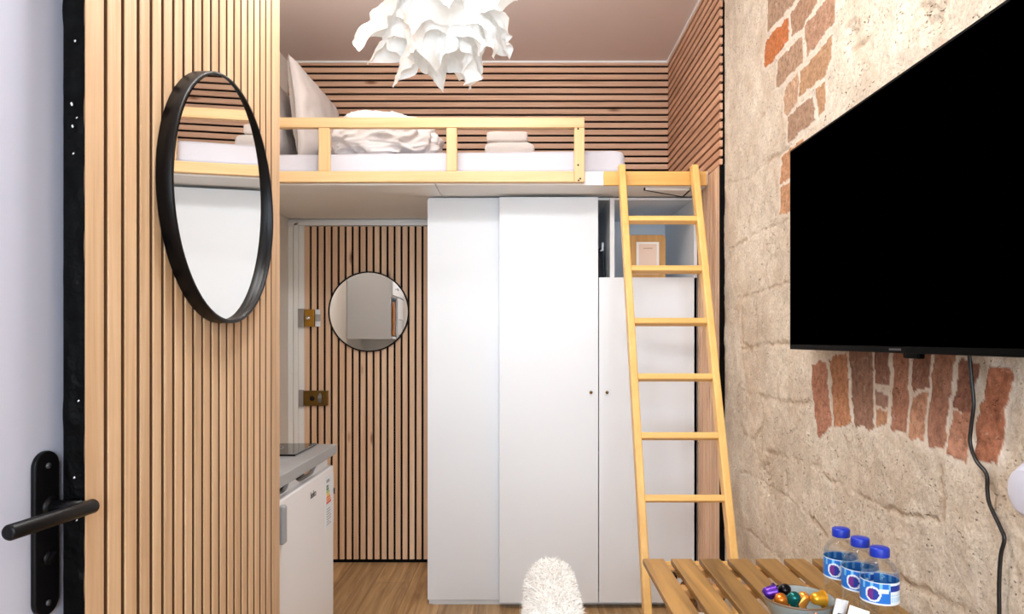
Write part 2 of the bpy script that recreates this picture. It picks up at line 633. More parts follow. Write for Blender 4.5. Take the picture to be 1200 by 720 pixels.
# ------------------------------------------------------------------ setting
struct(MB().box((-1.5, YR - 0.1, -0.06), (1.1, YB + 0.15, 0)).build('floor', 'floor'))
struct(MB().box((-1.5, YR - 0.1, ZC), (1.1, YB + 0.15, ZC + 0.06)).build('ceiling', 'ceiling'))
struct(MB().box((-1.5, YB + 0.024, 0), (1.1, YB + 0.15, ZC)).build('wall_back', 'white_wall'))
wl = MB().box((XL - 0.1, 0.2, 0), (XL, YB + 0.024, ZC))
wl.box((-0.95, YR, 0), (-0.85, 0.28, ZC))
wl.box((XL, 0.2, 0), (-0.85, 0.28, ZC))
struct(wl.build('wall_left', 'white_wall'))
# wall behind the camera; its unseen window is added to let fill daylight in
wx0, wx1, wz0, wz1 = -0.55, 0.75, 0.95, 2.45
wf = MB().box((-0.95, YR - 0.1, 0), (1.1, YR, wz0)).box((-0.95, YR - 0.1, wz1), (1.1, YR, ZC))
wf.box((-0.95, YR - 0.1, wz0), (wx0, YR, wz1)).box((wx1, YR - 0.1, wz0), (1.1, YR, wz1))
struct(wf.build('wall_front', 'white_wall'))
wn = MB()
for a, b in (((wx0, wz0), (wx0 + .05, wz1)), ((wx1 - .05, wz0), (wx1, wz1)), ((wx0, wz0), (wx1, wz0 + .05)), ((wx0, wz1 - .05), (wx1, wz1)),
             ((0.07, wz0), (0.13, wz1))):
    wn.box((a[0], YR - 0.08, a[1]), (b[0], YR - 0.03, b[1]))
struct(wn.build('added_window_1', 'white_trim', bevel=0.004))
# partition carrying the fluted panel
struct(MB().box((XL, 1.10, 0), (XP - 0.03, 1.842, ZC)).build('wall_partition', 'white_wall'))

# fluted oak panel on the partition
pm = MB()
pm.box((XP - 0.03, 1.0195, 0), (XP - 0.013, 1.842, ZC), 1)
edges = [1.0186, 1.071, 1.117, 1.162, 1.2025, 1.241]
while edges[-1] + 0.0392 < 1.80:
    edges.append(edges[-1] + 0.0387)
edges.append(1.842)
for a, b in zip(edges[:-1], edges[1:]):
    g = 0.0056
    y0, y1 = a + (g if a > 1.03 else 0), b - (g if b < 1.83 else 0)
    w = 0.0016
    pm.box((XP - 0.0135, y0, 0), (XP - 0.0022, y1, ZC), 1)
    prof = [(XP - 0.0022, y0), (XP - w * 0.9, y0), (XP - 0.0004, y0 + w * 0.6), (XP, y0 + w * 1.6), (XP, y1 - w * 1.6), (XP - 0.0004, y1 - w * 0.6), (XP - w * 0.9, y1), (XP - 0.0022, y1)]
    pm.prism([Vector((x, y, 0)) for x, y in prof], (0, 0, ZC), 0)
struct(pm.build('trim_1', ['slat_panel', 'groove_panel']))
# black sealed edge strip of the panel, with a few torn shiny flakes
bs = MB()
bs.grid(lambda u, v: Vector((XP - 0.0305 + u * 0.030, 1.0185 - 0.0035 * max(0, nz((u * 2, v * 60, 0), 1.0)) - 0.001, v * ZC)), 6, 380, 0)
bs.box((XP - 0.03, 1.0188, 0), (XP - 0.0008, 1.0194, ZC), 0)
for px, py, h in ((88, 48, 5), (84, 122, 10), (85, 148, 8), (90, 138, 3), (86, 180, 4), (92, 470, 4), (87, 560, 5), (90, 610, 4)):
    p = W(px, py, F / 1.0140)
    bs.obox(p, [(0.8, -0.3, 0.5), (0.2, 0.9, 0.3), (-0.4, 0, 0.9)], (0.0012, 0.0006, h * 0.00022), 1)
struct(bs.build('trim_2', ['black_gloss', 'white_plastic'], recalc=False))


def slats(name, mat, plane, a0, a1, b0, b1, face, depth, pitch, gap, first, run, felt_t=0.008, ends=None):
    """slatted cladding as one mesh. plane 'XZ' faces -Y, 'YZ' faces -X. run: 'h' horizontal slats, 'v' vertical"""
    mb = MB()

    def bx(u0, u1, v0, v1, d0, d1, mi):
        if plane == 'XZ':
            mb.box((u0, d0, v0), (u1, d1, v1), mi)
        else:
            mb.box((d0, u0, v0), (d1, u1, v1), mi)
    bx(a0, a1, b0, b1, face + depth, face + depth + felt_t, 1)
    lo, hi = (b0, b1) if run == 'h' else (a0, a1)
    c = first
    while c - pitch > lo - pitch:
        c -= pitch
    while c < hi:
        s0, s1 = max(c + gap / 2, lo), min(c + pitch - gap / 2, hi)
        if s1 - s0 > 0.004:
            if run == 'h':
                bx(a0, a1, s0, s1, face, face + depth, 0)
            else:
                bx(s0, s1, b0, b1, face, face + depth, 0)
        c += pitch
    return struct(mb.build(name, [mat, 'black_felt']))


P = 0.0395
slats('trim_3', 'slat_back', 'XZ', XL + 0.002, XR + 0.02, ZP + 0.002, H + 1.580, YB, 0.013, P, 0.0125, H + 1.561 - 8 * P * 3, 'h')
slats('trim_4', 'slat_right', 'YZ', YE, YB - 0.002, H + 0.742, H + 1.580, XR, 0.013, P, 0.0125, H + 1.561 - 8 * P * 3, 'h', 0.0085)
slats('trim_5', 'slat_vert', 'YZ', YE + 0.004, YB - 0.002, 0.004, H + 0.738, XR, 0.013, 0.04, 0.0125, YE + 0.004, 'v', 0.0085)
cn = MB().box((XL, YB - 0.010, H + 1.580), (XR + 0.02, YB + 0.024, ZC)).box((XR - 0.008, YE, H + 1.580), (XR + 0.022, YB, ZC))
struct(cn.build('trim_6', 'white_trim', bevel=0.003))
ee = MB().box((XR + 0.0005, YE + 0.0006, 0.004), (XR + 0.022, YE + 0.0038, H + 0.738))
struct(ee.build('trim_7', 'black_felt'))

# entrance door, clad with slats, and its casing
s0 = F / YB
dx0, dx1 = (357 - VX) / s0, -0.36
zt = H + (398 - 265) / s0
dr = MB()
dr.box((dx0, YB + 0.013, 0.001), (dx1, YB + 0.023, zt), 1)
c = dx0
while c < dx1:
    dr.box((c, YB, 0.022), (min(c + 0.0275, dx1), YB + 0.013, zt - 0.002), 0)
    c += 0.04
door1 = struct(dr.build('door_1', ['slat_vert', 'black_felt']))
door1.name = 'door_1'
cs = MB()
for i, (xa, xb, d) in enumerate(((XL + 0.001, XL + 0.03, 0.012), (XL + 0.03, XL + 0.036, 0.004), (XL + 0.036, XL + 0.062, 0.018), (XL + 0.062, dx0 - 0.003, 0.008))):
    cs.box((xa, YB + 0.024 - d - 0.008, 0), (xb, YB + 0.024, zt + 0.02))
cs.box((XL + 0.001, YB - 0.002, zt + 0.003), (dx1, YB + 0.024, zt + 0.022))
cs.box((XL + 0.001, YB + 0.008, zt + 0.022), (dx1, YB + 0.024, ZU - 0.004))
struct(cs.build('trim_8', 'white_trim', bevel=0.002))


def lock(px0, px1, py0, py1, kx, plate, bodyx, extra):
    root = MB()
    a, b = W(bodyx[0], py1, s0), W(bodyx[1], py0, s0)
    body = root.box((a.x, YB - 0.022, a.z), (b.x, YB - 0.0005, b.z)).build('lock', plate, door1, bevel=0.003)
    k0, k1 = W(kx[0], py1 + 1, s0), W(kx[1], py0 - 1, s0)
    ks = MB().box((k0.x, YB - 0.010, k0.z), (k1.x, YB + 0.004, k1.z))
    for zz in (k0.z + 0.012, k1.z - 0.012):
        ks.lathe([(0.004, -0.002), (0.004, 0.002)], (k0.x + 0.012, YB - 0.011, zz), 10, axis='Y')
    ks.build('lock_keeper', 'steel', door1, bevel=0.0015)
    return body


lk = lock(349, 376, 363, 383, (349.5, 356.5), 'brass', (358, 369.5), None)
c = W(363, 373, s0)
MB().lathe([(0, -0.014), (0.010, -0.013), (0.013, -0.008), (0.013, 0.0)], (c.x, YB - 0.022, c.z), 20, axis='Y').build('lock_cylinder', 'chrome', lk)
c0, c1 = W(370, 383, s0), W(376, 363, s0)
mb = MB().box((c0.x, YB - 0.012, c0.z), (c1.x, YB - 0.0005, c1.z), 0)
mb.box((c0.x, YB - 0.016, c0.z + 0.03), (c1.x + 0.002, YB - 0.012, c1.z - 0.028), 1)
mb.build('bolt_case', ['white_plastic', 'steel'], lk, bevel=0.0015)
lk2 = lock(350, 385, 458, 475.5, (350.5, 356), 'dark_brass', (356.5, 385), None)
c = W(367, 467, s0)
MB().lathe([(0, -0.003), (0.012, -0.003), (0.014, 0.0)], (c.x, YB - 0.022, c.z), 20, axis='Y').build('lock_cylinder', 'black_metal', lk2)
c = W(376.5, 466.5, s0)
mb = MB()
mb.add([], [])
mb.grid(lambda u, v: Vector((c.x + 0.011 * math.cos(2 * PI * u) * math.sin(PI * v), YB - 0.024 - 0.008 * abs(math.sin(PI * v)), c.z + 0.030 * math.cos(PI * v))), 20, 12, closed_u=True)
mb.lathe([(0.008, 0.0), (0.008, -0.016)], (c.x, YB - 0.014, c.z), 14, axis='Y')
mb.build('thumb_turn', 'steel', lk2)

# ------------------------------------------------------------------ stone wall on the right
def fbm(x, y, seed, octv=4, lac=2.0, gain=0.5):
    rng = np.random.RandomState(seed)
    tot = np.zeros_like(x)
    amp, nrm = 1.0, 0.0
    for o in range(octv):
        T = rng.rand(256, 256)
        xi, yi = np.floor(x).astype(int), np.floor(y).astype(int)
        fx, fy = x - xi, y - yi
        fx, fy = fx * fx * (3 - 2 * fx), fy * fy * (3 - 2 * fy)
        a, b = T[yi & 255, xi & 255], T[yi & 255, (xi + 1) & 255]
        c_, d_ = T[(yi + 1) & 255, xi & 255], T[(yi + 1) & 255, (xi + 1) & 255]
        tot += amp * ((a * (1 - fx) + b * fx) * (1 - fy) + (c_ * (1 - fx) + d_ * fx) * fy)
        nrm += amp
        amp *= gain
        x, y = x * lac + 17.3, y * lac + 5.1
    return tot / nrm


def wall_yz(px, py):
    p = on_x(px, py, XS)
    return (p.y, p.z)


def seg_dist(Y, Z, a, b):
    ax, az = a
    bx, bz = b
    vx, vz = bx - ax, bz - az
    t = np.clip(((Y - ax) * vx + (Z - az) * vz) / (vx * vx + vz * vz + 1e-12), 0, 1)
    return np.hypot(Y - ax - t * vx, Z - az - t * vz)


def inside(Y, Z, poly):
    r = np.zeros(Y.shape, bool)
    n = len(poly)
    for i in range(n):
        (x0, z0), (x1, z1) = poly[i], poly[(i + 1) % n]
        if z0 == z1:
            continue
        c_ = ((z0 > Z) != (z1 > Z)) & (Y < (x1 - x0) * (Z - z0) / (z1 - z0) + x0)
        r ^= c_
    return r


J = [  # joints between the stones, picked on the photograph
    [(854, 293), (870, 283), (887, 273), (926, 257)], [(863, 348), (890, 343), (907, 337), (927, 330), (990, 318)],
    [(881, 240), (876, 276)], [(900, 301), (897, 336)], [(887, 348), (886, 407)], [(869, 357), (870, 401), (881, 411)],
    [(870, 409), (895, 404), (929, 404)], [(864, 457), (888, 463), (913, 470), (948, 473)],
    [(867, 499), (870, 508), (883, 515), (891, 505), (893, 478)], [(899, 529), (915, 534), (942, 542), (960, 547)],
    [(912, 436), (911, 470)], [(867, 553), (881, 558), (899, 571), (923, 583), (945, 602), (958, 615)],
    [(921, 551), (923, 583)], [(864, 615), (881, 626), (897, 641), (913, 654)], [(963, 558), (1010, 583), (1060, 603), (1100, 612)],
    [(1104, 550), (1104, 610)], [(1055, 680), (1090, 695), (1115, 706), (1150, 724)], [(1180, 627), (1200, 640)], [(1192, 695), (1192, 652), (1200, 647)],
    [(875, 211), (898, 190), (924, 174)], [(881, 147), (896, 132)], [(852, 212), (876, 210)], [(1000, 60), (1045, 20)], [(893, 478), (893, 529)],
    [(1040, 410), (1040, 330)], [(940, 604), (985, 640)]]
R6 = lambda *q: [(940 + u / 4.615, 405 + v / 4.615) for u, v in q]
R3 = lambda *q: [(870 + u / 5.536, v / 5.536) for u, v in q]
R2 = lambda *q: [(840 + u / 2.77, v / 2.77) for u, v in q]
R8 = lambda *q: [(840 + u / 5.14, 120 + v / 5.14) for u, v in q]
BR = [
    (R6((50, 112), (125, 85), (160, 450), (80, 490)), (182, 118, 88)),
    (R6((146, 68), (242, 45), (268, 425), (176, 440)), (190, 124, 82)),
    (R6((255, 0), (375, 0), (388, 450), (285, 440)), (150, 106, 84)),
    (R6((390, 0), (474, 0), (472, 208), (392, 205)), (142, 94, 76)),
    (R6((396, 245), (470, 255), (470, 330), (398, 330)), (158, 116, 98)),
    (R6((400, 345), (470, 345), (465, 430), (405, 445)), (196, 138, 98)),
    (R6((497, 0), (585, 0), (575, 480), (486, 455)), (172, 112, 84)),
    (R6((605, 0), (702, 0), (695, 248), (600, 245)), (150, 98, 76)),
    (R6((598, 270), (690, 272), (668, 525), (588, 500)), (192, 134, 100)),
    (R6((724, 0), (838, 0), (775, 568), (688, 540)), (168, 112, 86)),
    (R6((852, 80), (965, 95), (925, 372), (828, 342)), (148, 94, 74)),
    (R6((820, 355), (928, 376), (882, 632), (788, 590)), (190, 128, 98)),
    (R6((1025, 105), (1110, 110), (1158, 160), (1150, 250), (1112, 330), (1095, 480), (1062, 660), (922, 600), (985, 300)), (180, 106, 72)),
    (R3((168, -250), (320, -250), (345, 0), (182, 198), (166, 205)), (168, 132, 104)),
    (R3((145, 285), (190, 222), (300, 108), (295, 255), (225, 345), (190, 400), (150, 450), (138, 430)), (196, 104, 48)),
    (R3((306, 85), (395, -5), (400, -200), (520, -200), (500, 0), (385, 182), (312, 235)), (168, 126, 96)),
    (R3((408, 165), (560, -10), (560, -200), (622, -200), (616, 135), (415, 370)), (176, 130, 100)),
    (R3((383, 225), (395, 400), (217, 575), (225, 390)), (170, 132, 102)),
    (R3((372, 468), (592, 230), (580, 400), (543, 490), (370, 640)), (180, 134, 94)),
    (R3((270, 580), (357, 480), (366, 650), (290, 740), (272, 740)), (190, 148, 114)),
    (R2((228, 375), (315, 312), (318, 390), (228, 468)), (166, 128, 100)),
    (R2((325, 290), (356, 266), (353, 350), (330, 385)), (184, 136, 94)),
    (R8((385, 320), (430, 285), (520, 220), (520, 400), (380, 490)), (196, 136, 92)),
    (R8((385, 500), (440, 490), (520, 470), (520, 640), (378, 682)), (196, 140, 96)),
]
y0w, y1w = 0.62, YE + 0.03
nc = int(math.log(y1w / y0w) / 0.0027)
nr = 600
yy = y0w * np.exp(np.linspace(0, math.log(y1w / y0w), nc))
zz = np.linspace(0.0, ZC, nr)
Yg, Zg = np.meshgrid(yy, zz)
wy = (fbm(Yg * 26, Zg * 26, 3, 3) - 0.5) * 0.028
wz = (fbm(Yg * 26 + 40, Zg * 26, 4, 3) - 0.5) * 0.028
hgt = (fbm(Yg * 3.1, Zg * 3.1, 11, 3) - 0.5) * 0.012 + (fbm(Yg * 22, Zg * 22, 12, 5, 2.0, 0.62) - 0.5) * 0.010
jm_ = np.zeros(Yg.shape)
for pl in J:
    q = [wall_yz(*p) for p in pl]
    w = 0.004 + 0.005 * random.random()
    dd = np.full(Yg.shape, 9.0)
    for a, b in zip(q[:-1], q[1:]):
        dd = np.minimum(dd, seg_dist(Yg + wy * 0.7, Zg + wz * 0.7, a, b))
    dd = dd + (fbm(Yg * 70, Zg * 70, 22, 3) - 0.5) * 0.012
    k_ = np.exp(-(np.maximum(dd, 0) / w) ** 2) * np.clip(2.2 * fbm(Yg * 11, Zg * 11, 21, 3) - 0.45, 0, 1)
    hgt -= 0.005 * k_
    jm_ = np.maximum(jm_, k_)
rough = np.zeros(Yg.shape)
for (px, py), r in (((1090, 22), 0.055), ((898, 560), 0.085), ((905, 290), 0.05), ((1000, 40), 0.04)):
    cy, cz = wall_yz(px, py)
    rough = np.maximum(rough, np.clip(1.5 * (1 - np.hypot(Yg + wy * 3 - cy, Zg + wz * 3 - cz) / r), 0, 1))
hgt -= rough * 0.020 * (fbm(Yg * 60, Zg * 60, 31, 4))
brick = np.zeros(Yg.shape)
bcol = np.ones(Yg.shape + (3,)) * 0.5
mort = np.zeros(Yg.shape)
for poly, c in BR:
    q = [wall_yz(*p) for p in poly]
    ins = inside(Yg + wy * 0.75, Zg + wz * 0.75, q)
    brick[ins] = 1.0
    # a margin around the brick takes its colour so that the edge does not fade to grey
    ys = [a for a, b in q]
    zs = [b for a, b in q]
    mg = (Yg > min(ys) - .03) & (Yg < max(ys) + .03) & (Zg > min(zs) - .03) & (Zg < max(zs) + .03)
    dd = np.full(Yg.shape, 9.0)
    for a, b in zip(q, q[1:] + q[:1]):
        dd[mg] = np.minimum(dd[mg], seg_dist((Yg + wy * .55)[mg], (Zg + wz * .55)[mg], a, b))
    take = ins | ((dd < 0.012) & (brick < 0.5))
    mort = np.maximum(mort, np.exp(-(dd / 0.014) ** 2))
    bcol[take] = lin([0.80 * k + 0.20 * (0.30 * c[0] + 0.59 * c[1] + 0.11 * c[2]) + 8 for k in c])[:3]
hgt += np.where(brick > 0.5, 0.0015, 0.0)
Xg = XS - hgt
verts = np.stack([Xg, Yg, Zg], -1).reshape(-1, 3)
i0 = (np.arange(nr - 1)[:, None] * nc + np.arange(nc - 1)[None, :]).reshape(-1)
quads = np.stack([i0, i0 + nc, i0 + nc + 1, i0 + 1], -1)     # normal towards -X
me = D.meshes.new('wall_right')
extra = np.array([[XS + 0.02, YR - 0.1, 0], [XS + 0.02, YR - 0.1, ZC], [XS, y0w, ZC], [XS, y0w, 0],
                  [XS + 0.03, YE - 0.2, 0], [XS + 0.03, YE - 0.2, ZC], [XS + 0.03, YB + 0.15, ZC], [XS + 0.03, YB + 0.15, 0]])
nvg = len(verts)
allv = np.concatenate([verts, extra])
allf = np.concatenate([quads, np.array([[nvg, nvg + 1, nvg + 2, nvg + 3], [nvg + 4, nvg + 5, nvg + 6, nvg + 7]])])
me.vertices.add(len(allv))
me.vertices.foreach_set('co', allv.astype(np.float32).ravel())
me.loops.add(len(allf) * 4)
me.loops.foreach_set('vertex_index', allf.astype(np.int32).ravel())
me.polygons.add(len(allf))
me.polygons.foreach_set('loop_start', (np.arange(len(allf)) * 4).astype(np.int32))
me.update(calc_edges=True)
me.polygons.foreach_set('use_smooth', np.ones(len(allf), bool))
for nm, arr in (('brick', brick), ('rough', rough), ('joint', jm_), ('mortar', mort)):
    a = me.attributes.new(nm, 'FLOAT', 'POINT')
    a.data.foreach_set('value', np.concatenate([arr.reshape(-1), np.zeros(8)]).astype(np.float32))
a = me.attributes.new('bcol', 'FLOAT_COLOR', 'POINT')
rgba = np.ones((len(allv), 4), np.float32)
rgba[:nvg, :3] = bcol.reshape(-1, 3)
a.data.foreach_set('color', rgba.ravel())
me.materials.append(M['stone'])
wr = D.objects.new('wall_right', me)
COL.objects.link(wr)
struct(wr)

# ------------------------------------------------------------------ white room door at the left with its black handle
du, dn = Vector((0.127, 0.992, 0)).normalized(), Vector((0.992, -0.127, 0)).normalized()
pc = Vector((-0.669, 1.010, H - 0.2334))          # centre of the spindle on the door face
d2 = MB()
cc = pc + du * (0.042 - 0.36) - dn * 0.0245
cc.z = 1.02
d2.obox(cc, [du, dn, (0, 0, 1)], (0.36, 0.02, 1.012))
door2 = struct(d2.build('door_2', 'white_door', bevel=0.003))
door2.location = door2.location
dface = pc - dn * 0.0045


def plate_poly(w, h, n=14):
    pts = []
    for k in range(n + 1):
        a = PI * k / n
        pts.append((w * math.cos(a), h - w + w * math.sin(a)))
    for k in range(n + 1):
        a = PI + PI * k / n
        pts.append((w * math.cos(a), -h + w + w * math.sin(a)))
    return pts


zc_plate = -(621.5 - 588.5) / (F / 1.010)
pb = MB().prism([dface + du * a + Vector((0, 0, b + zc_plate)) for a, b in plate_poly(0.0225, 0.116)], dn * 0.008)
hp = pb.build('handle_plate', 'black_metal', door2, bevel=0.002)
for dz in (0.095, -0.098):
    p = dface + dn * 0.009 + Vector((0, 0, zc_plate + dz))
    MB().tube([p - dn * 0.002, p + dn * 0.0012], 0.0042, 14).build('screw', 'dark_grey', hp)
ts = MB()
p = dface + dn * 0.008 + Vector((0, 0, -0.074))
ts.tube([p, p + dn * 0.004], 0.010, 18)
ts.obox(p + dn * 0.006, [du + Vector((0, 0, 0.8)), dn, Vector((0, 0, 1)) - du * 0.8], (0.009, 0.004, 0.003))
ts.build('thumb_turn', 'black_metal', hp)
lv = MB()
b1 = Vector((-0.6082, 1.0146, 0)) + du * 0.004
zl, zr = H - 0.2368, H - 0.2368
pr = Vector((b1.x, b1.y, zr))
lft = pr - du * 0.142
lft.z = zl
lv.tube([pr + du * 0.003, pr + du * 0.0025, pr, lft, lft - du * 0.0025, lft - du * 0.003], [0.006, 0.0088, 0.0102, 0.0102, 0.0088, 0.006], 22)
sp = pr - du * 0.012
root_ = sp - dn * 0.062
lv.tube([root_, root_ + dn * 0.010], 0.0145, 20)
lv.tube([root_, sp], 0.0098, 18)
lv.build('lever', 'black_metal', hp)
st = MB()
a = pc + du * 0.0395 - dn * 0.0045
st.obox(Vector((a.x, a.y, H - 0.205)), [du, dn, (0, 0, 1)], (0.0018, 0.0012, 0.026))
st.build('latch_plate', 'dark_grey', door2)

# ------------------------------------------------------------------ big round mirror on the fluted panel
mc = Vector((XP, 1.462, H + (398 - 236) * 1.462 / F))
R_M = 0.249
mr = thing('wall_mirror', (mc.x + 0.001, mc.y, mc.z), 'large round mirror with a deep black frame on the fluted oak panel', 'mirror', rot=(0, 0, 0))
fr = MB()
fr.lathe([(R_M - 0.004, 0.0), (R_M, 0.0), (R_M, 0.0255), (R_M - 0.0012, 0.028), (R_M - 0.006, 0.028), (R_M - 0.0072, 0.0265), (R_M - 0.0072, 0.004), (R_M - 0.004, 0.0)], n=128, axis='X')
fr.build('mirror_frame', 'black_metal', mr, local=True)
gl = MB().lathe([(0, 0), (R_M - 0.007, 0)], n=128, axis='X')
for i in range(len(gl.sm)):
    gl.sm[i] = False
go = gl.build('mirror_glass', 'mirror', mr, local=True, recalc=False)
go.location = (0.0205, 0, 0)
go.rotation_euler = (0, math.radians(1.1), math.radians(1.65))
mb = MB().lathe([(0, 0.001), (R_M - 0.004, 0.001)], n=64, axis='X')
mb.build('back_board', 'black_felt', mr, local=True)

# round mirror on the entrance door
mc2 = W(432, 365.5, F / (YB - 0.02))
r2 = 47.3 / (F / (YB - 0.02))
m2 = thing('wall_mirror', (mc2.x, YB - 0.0005, mc2.z), 'thin framed round mirror on the slatted entrance door under the loft', 'mirror')
fr = MB().lathe([(r2 - 0.008, 0.0), (r2, 0.0), (r2, -0.021), (r2 - 0.007, -0.021), (r2 - 0.007, -0.002)], n=96, axis='Y')
fr.build('mirror_frame', 'black_metal', m2, local=True)
gl = MB().lathe([(0, 0), (r2 - 0.0075, 0)], n=96, axis='Y')
for i in range(len(gl.sm)):
    gl.sm[i] = False
go = gl.build('mirror_glass', 'mirror', m2, local=True, recalc=False)
go.location = (0, -0.0145, 0)
go.rotation_euler = (0, 0, math.radians(0.8))

# ------------------------------------------------------------------ loft bed
loft = thing('loft_bed', (-0.25, YF + 0.4, ZU), 'white loft bed platform with pine guard rail above the wardrobe', 'loft bed')
seam = -0.38
for xa, xb in ((XL + 0.003, seam - 0.0015), (seam + 0.0015, XR - 0.003)):
    MB().box((xa, YF, ZU), (xb, YB - 0.003, ZP)).build('platform_panel', 'white_under', loft, bevel=0.0015)
SR = 264.6
yr0, yr1 = F / SR, YF - 0.0008


def rail_box(px0, px1, py0, py1, name, mat, y0=None, y1=None):
    a, b = W(px0, py1, SR), W(px1, py0, SR)
    return MB().box((a.x, yr0 if y0 is None else y0, a.z), (b.x, yr1 if y1 is None else y1, b.z)).build(name, mat, loft, bevel=0.003)


xw = XL + 0.004
zt0, zt1 = H + (398 - 149.5) / SR, H + (398 - 137.5) / SR
zb0, zb1 = H + (398 - 213.5) / SR, H + (398 - 200.5) / SR
MB().box((xw, yr0, zt0), (W(685, 0, SR).x, yr1, zt1)).build('top_rail', 'pine_rail', loft, bevel=0.003)
MB().box((xw, yr0, zb0), (W(673, 0, SR).x, yr1, zb1)).build('bottom_rail', 'pine_rail', loft, bevel=0.003)
for a, b in ((373, 386), (523, 535.5), ):
    MB().box((W(a, 0, SR).x, yr0 + 0.002, zb1), (W(b, 0, SR).x, yr1 - 0.002, zt0)).build('rail_post', 'pine_post', loft, bevel=0.003)
MB().box((-1.325, yr0 + 0.002, zb1), (-1.28, yr1 - 0.002, zt0)).build('rail_post', 'pine_post', loft, bevel=0.003)
ep = MB().box((W(673.2, 0, SR).x, yr0, zb0), (W(685, 0, SR).x, yr1, zt0))
epo = ep.build('rail_post', 'pine_post', loft, bevel=0.003)
for px, py in ((677.5, 151), (677.5, 193.5), (678, 211.5), (680, 209.5)):
    p = W(px, py, SR)
    MB().tube([(p.x, yr0 + 0.003, p.z), (p.x, yr0 - 0.0006, p.z)], 0.0042, 12).build('dowel_hole', 'gap_shade', epo)
bm_ = MB().box((W(708, 0, SR).x, F / SR + 0.012, H + (398 - 216.5) / SR), (XR - 0.012, YF - 0.0005, H + (398 - 200) / SR))
bm_.build('ladder_beam', 'pine_beam', loft, bevel=0.003)
tri = [(755, 220), (800, 228), (808, 220.5)]
pts = []
for px, py in tri:
    s = (398 - py) / 0.69
    pts.append(Vector(((px - VX) / s, F / s, ZU - 0.0105)))
MB().prism(pts, (0, 0, 0.010)).build('corner_plate', 'white_under', loft)
sm_ = MB()
for a, b in ((0, 1), (1, 2)):
    m_, d_ = (pts[a] + pts[b]) / 2, (pts[b] - pts[a])
    sm_.obox(m_ + Vector((0, 0, 0.004)), [d_, d_.cross(Vector((0, 0, 1))), (0, 0, 1)], (d_.length / 2, 0.003, 0.0065))
sm_.build('shadow_gap', 'gap_shade', loft)

# mattress
y_m0, y_m1 = F / 258.5, YB - 0.012
xm0, xm1 = XL + 0.02, (732 - VX) / 256


def matt(u, v):
    """closed rounded box, u around the cross-section, v along X"""
    t = 2 * PI * u
    cx, cz = math.cos(t), math.sin(t)
    ex = 0.22
    sx = math.copysign(abs(cx) ** ex, cx)
    sz = math.copysign(abs(cz) ** ex, cz)
    ee_ = 1.0
    vv = v
    e = min(vv, 1 - vv) / 0.055
    if e < 1:
        ee_ = (1 - (1 - max(e, 0)) ** 3.2) ** (1 / 3.2) if e > 0 else 0.0
    x = xm0 + (xm1 - xm0) * vv
    top = H + 0.842 + 0.026 * vv
    bot = ZP + 0.001
    hz = (top - bot) / 2
    y = (y_m0 + y_m1) / 2 + (y_m1 - y_m0) / 2 * sx * (0.93 + 0.07 * ee_)
    z = (top + bot) / 2 + hz * sz * (0.5 + 0.5 * ee_) if sz > 0 else bot + hz * (1 + sz)
    w = nz((x * 5, y * 5, z * 9), 1.0, 3) * 0.004 + nz((x * 16, y * 14, z * 7), 1.0, 9) * 0.002
    return Vector((x, y + w, max(z + (w if sz > 0 else 0), bot)))


mt = MB().grid(matt, 72, 130, closed_u=True)
n_ = 72
mt.add([], [])
mt.f.append(list(range(n_))[::-1]); mt.mi.append(0); mt.tone.append(1); mt.sm.append(True)
mt.f.append([130 * n_ + k for k in range(n_)]); mt.mi.append(0); mt.tone.append(1); mt.sm.append(True)
tag(mt.build('mattress', 'sheet'), 'mattress in a pale lavender white sheet on the loft bed', 'mattress')


def pillow(name, c, size, thick, frame, label, mat='pillow', seed=1, wr_=0.01):
    """frame: (width axis, height axis, normal)"""
    wa, ha, na = [Vector(a).normalized() for a in frame]
    mb = MB()
    n = 44

    def side(sg):
        def fn(u, v):
            a, b = 2 * u - 1, 2 * v - 1
            k = (1 - abs(a) ** 2.6) * (1 - abs(b) ** 2.6)
            t = thick * max(k, 0) ** 0.42
            pa = a * (1 - 0.07 * (1 - b * b))
            pb = b * (1 - 0.07 * (1 - a * a))
            p = c + wa * (pa * size[0] / 2) + ha * (pb * size[1] / 2)
            w = (nz((a * 2.2, b * 2.2, sg), 1.3, seed) * wr_ * 1.3 + nz((a * 6, b * 4, sg), 1.0, seed + 5) * wr_ * 0.6) * min(1, max(k, 0) * 3)
            return p + na * (sg * (t * 0.5 + w))
        return fn
    mb.grid(side(1), n, n)
    mb.grid(side(-1), n, n)
    o = mb.build(name, mat)
    m = o.modifiers.new('weld', 'WELD')
    m.merge_threshold = 0.0008
    return tag(o, label, 'pillow')


pillow('pillow', Vector((-1.045, 3.72, H + 1.092)), (0.80, 0.47), 0.12, ((0.02, 1, 0), (-0.10, 0, 1), (1, -0.02, 0.10)), 'tall pale pillow standing on edge nearest the duvet on the loft bed', seed=2)
pillow('pillow', Vector((-1.205, 3.64, H + 1.075)), (0.74, 0.43), 0.12, ((0.0, 1, 0), (-0.12, 0, 1), (1, 0, 0.12)), 'pale pillow between the left wall and the taller pillow', seed=8)

# crumpled duvet


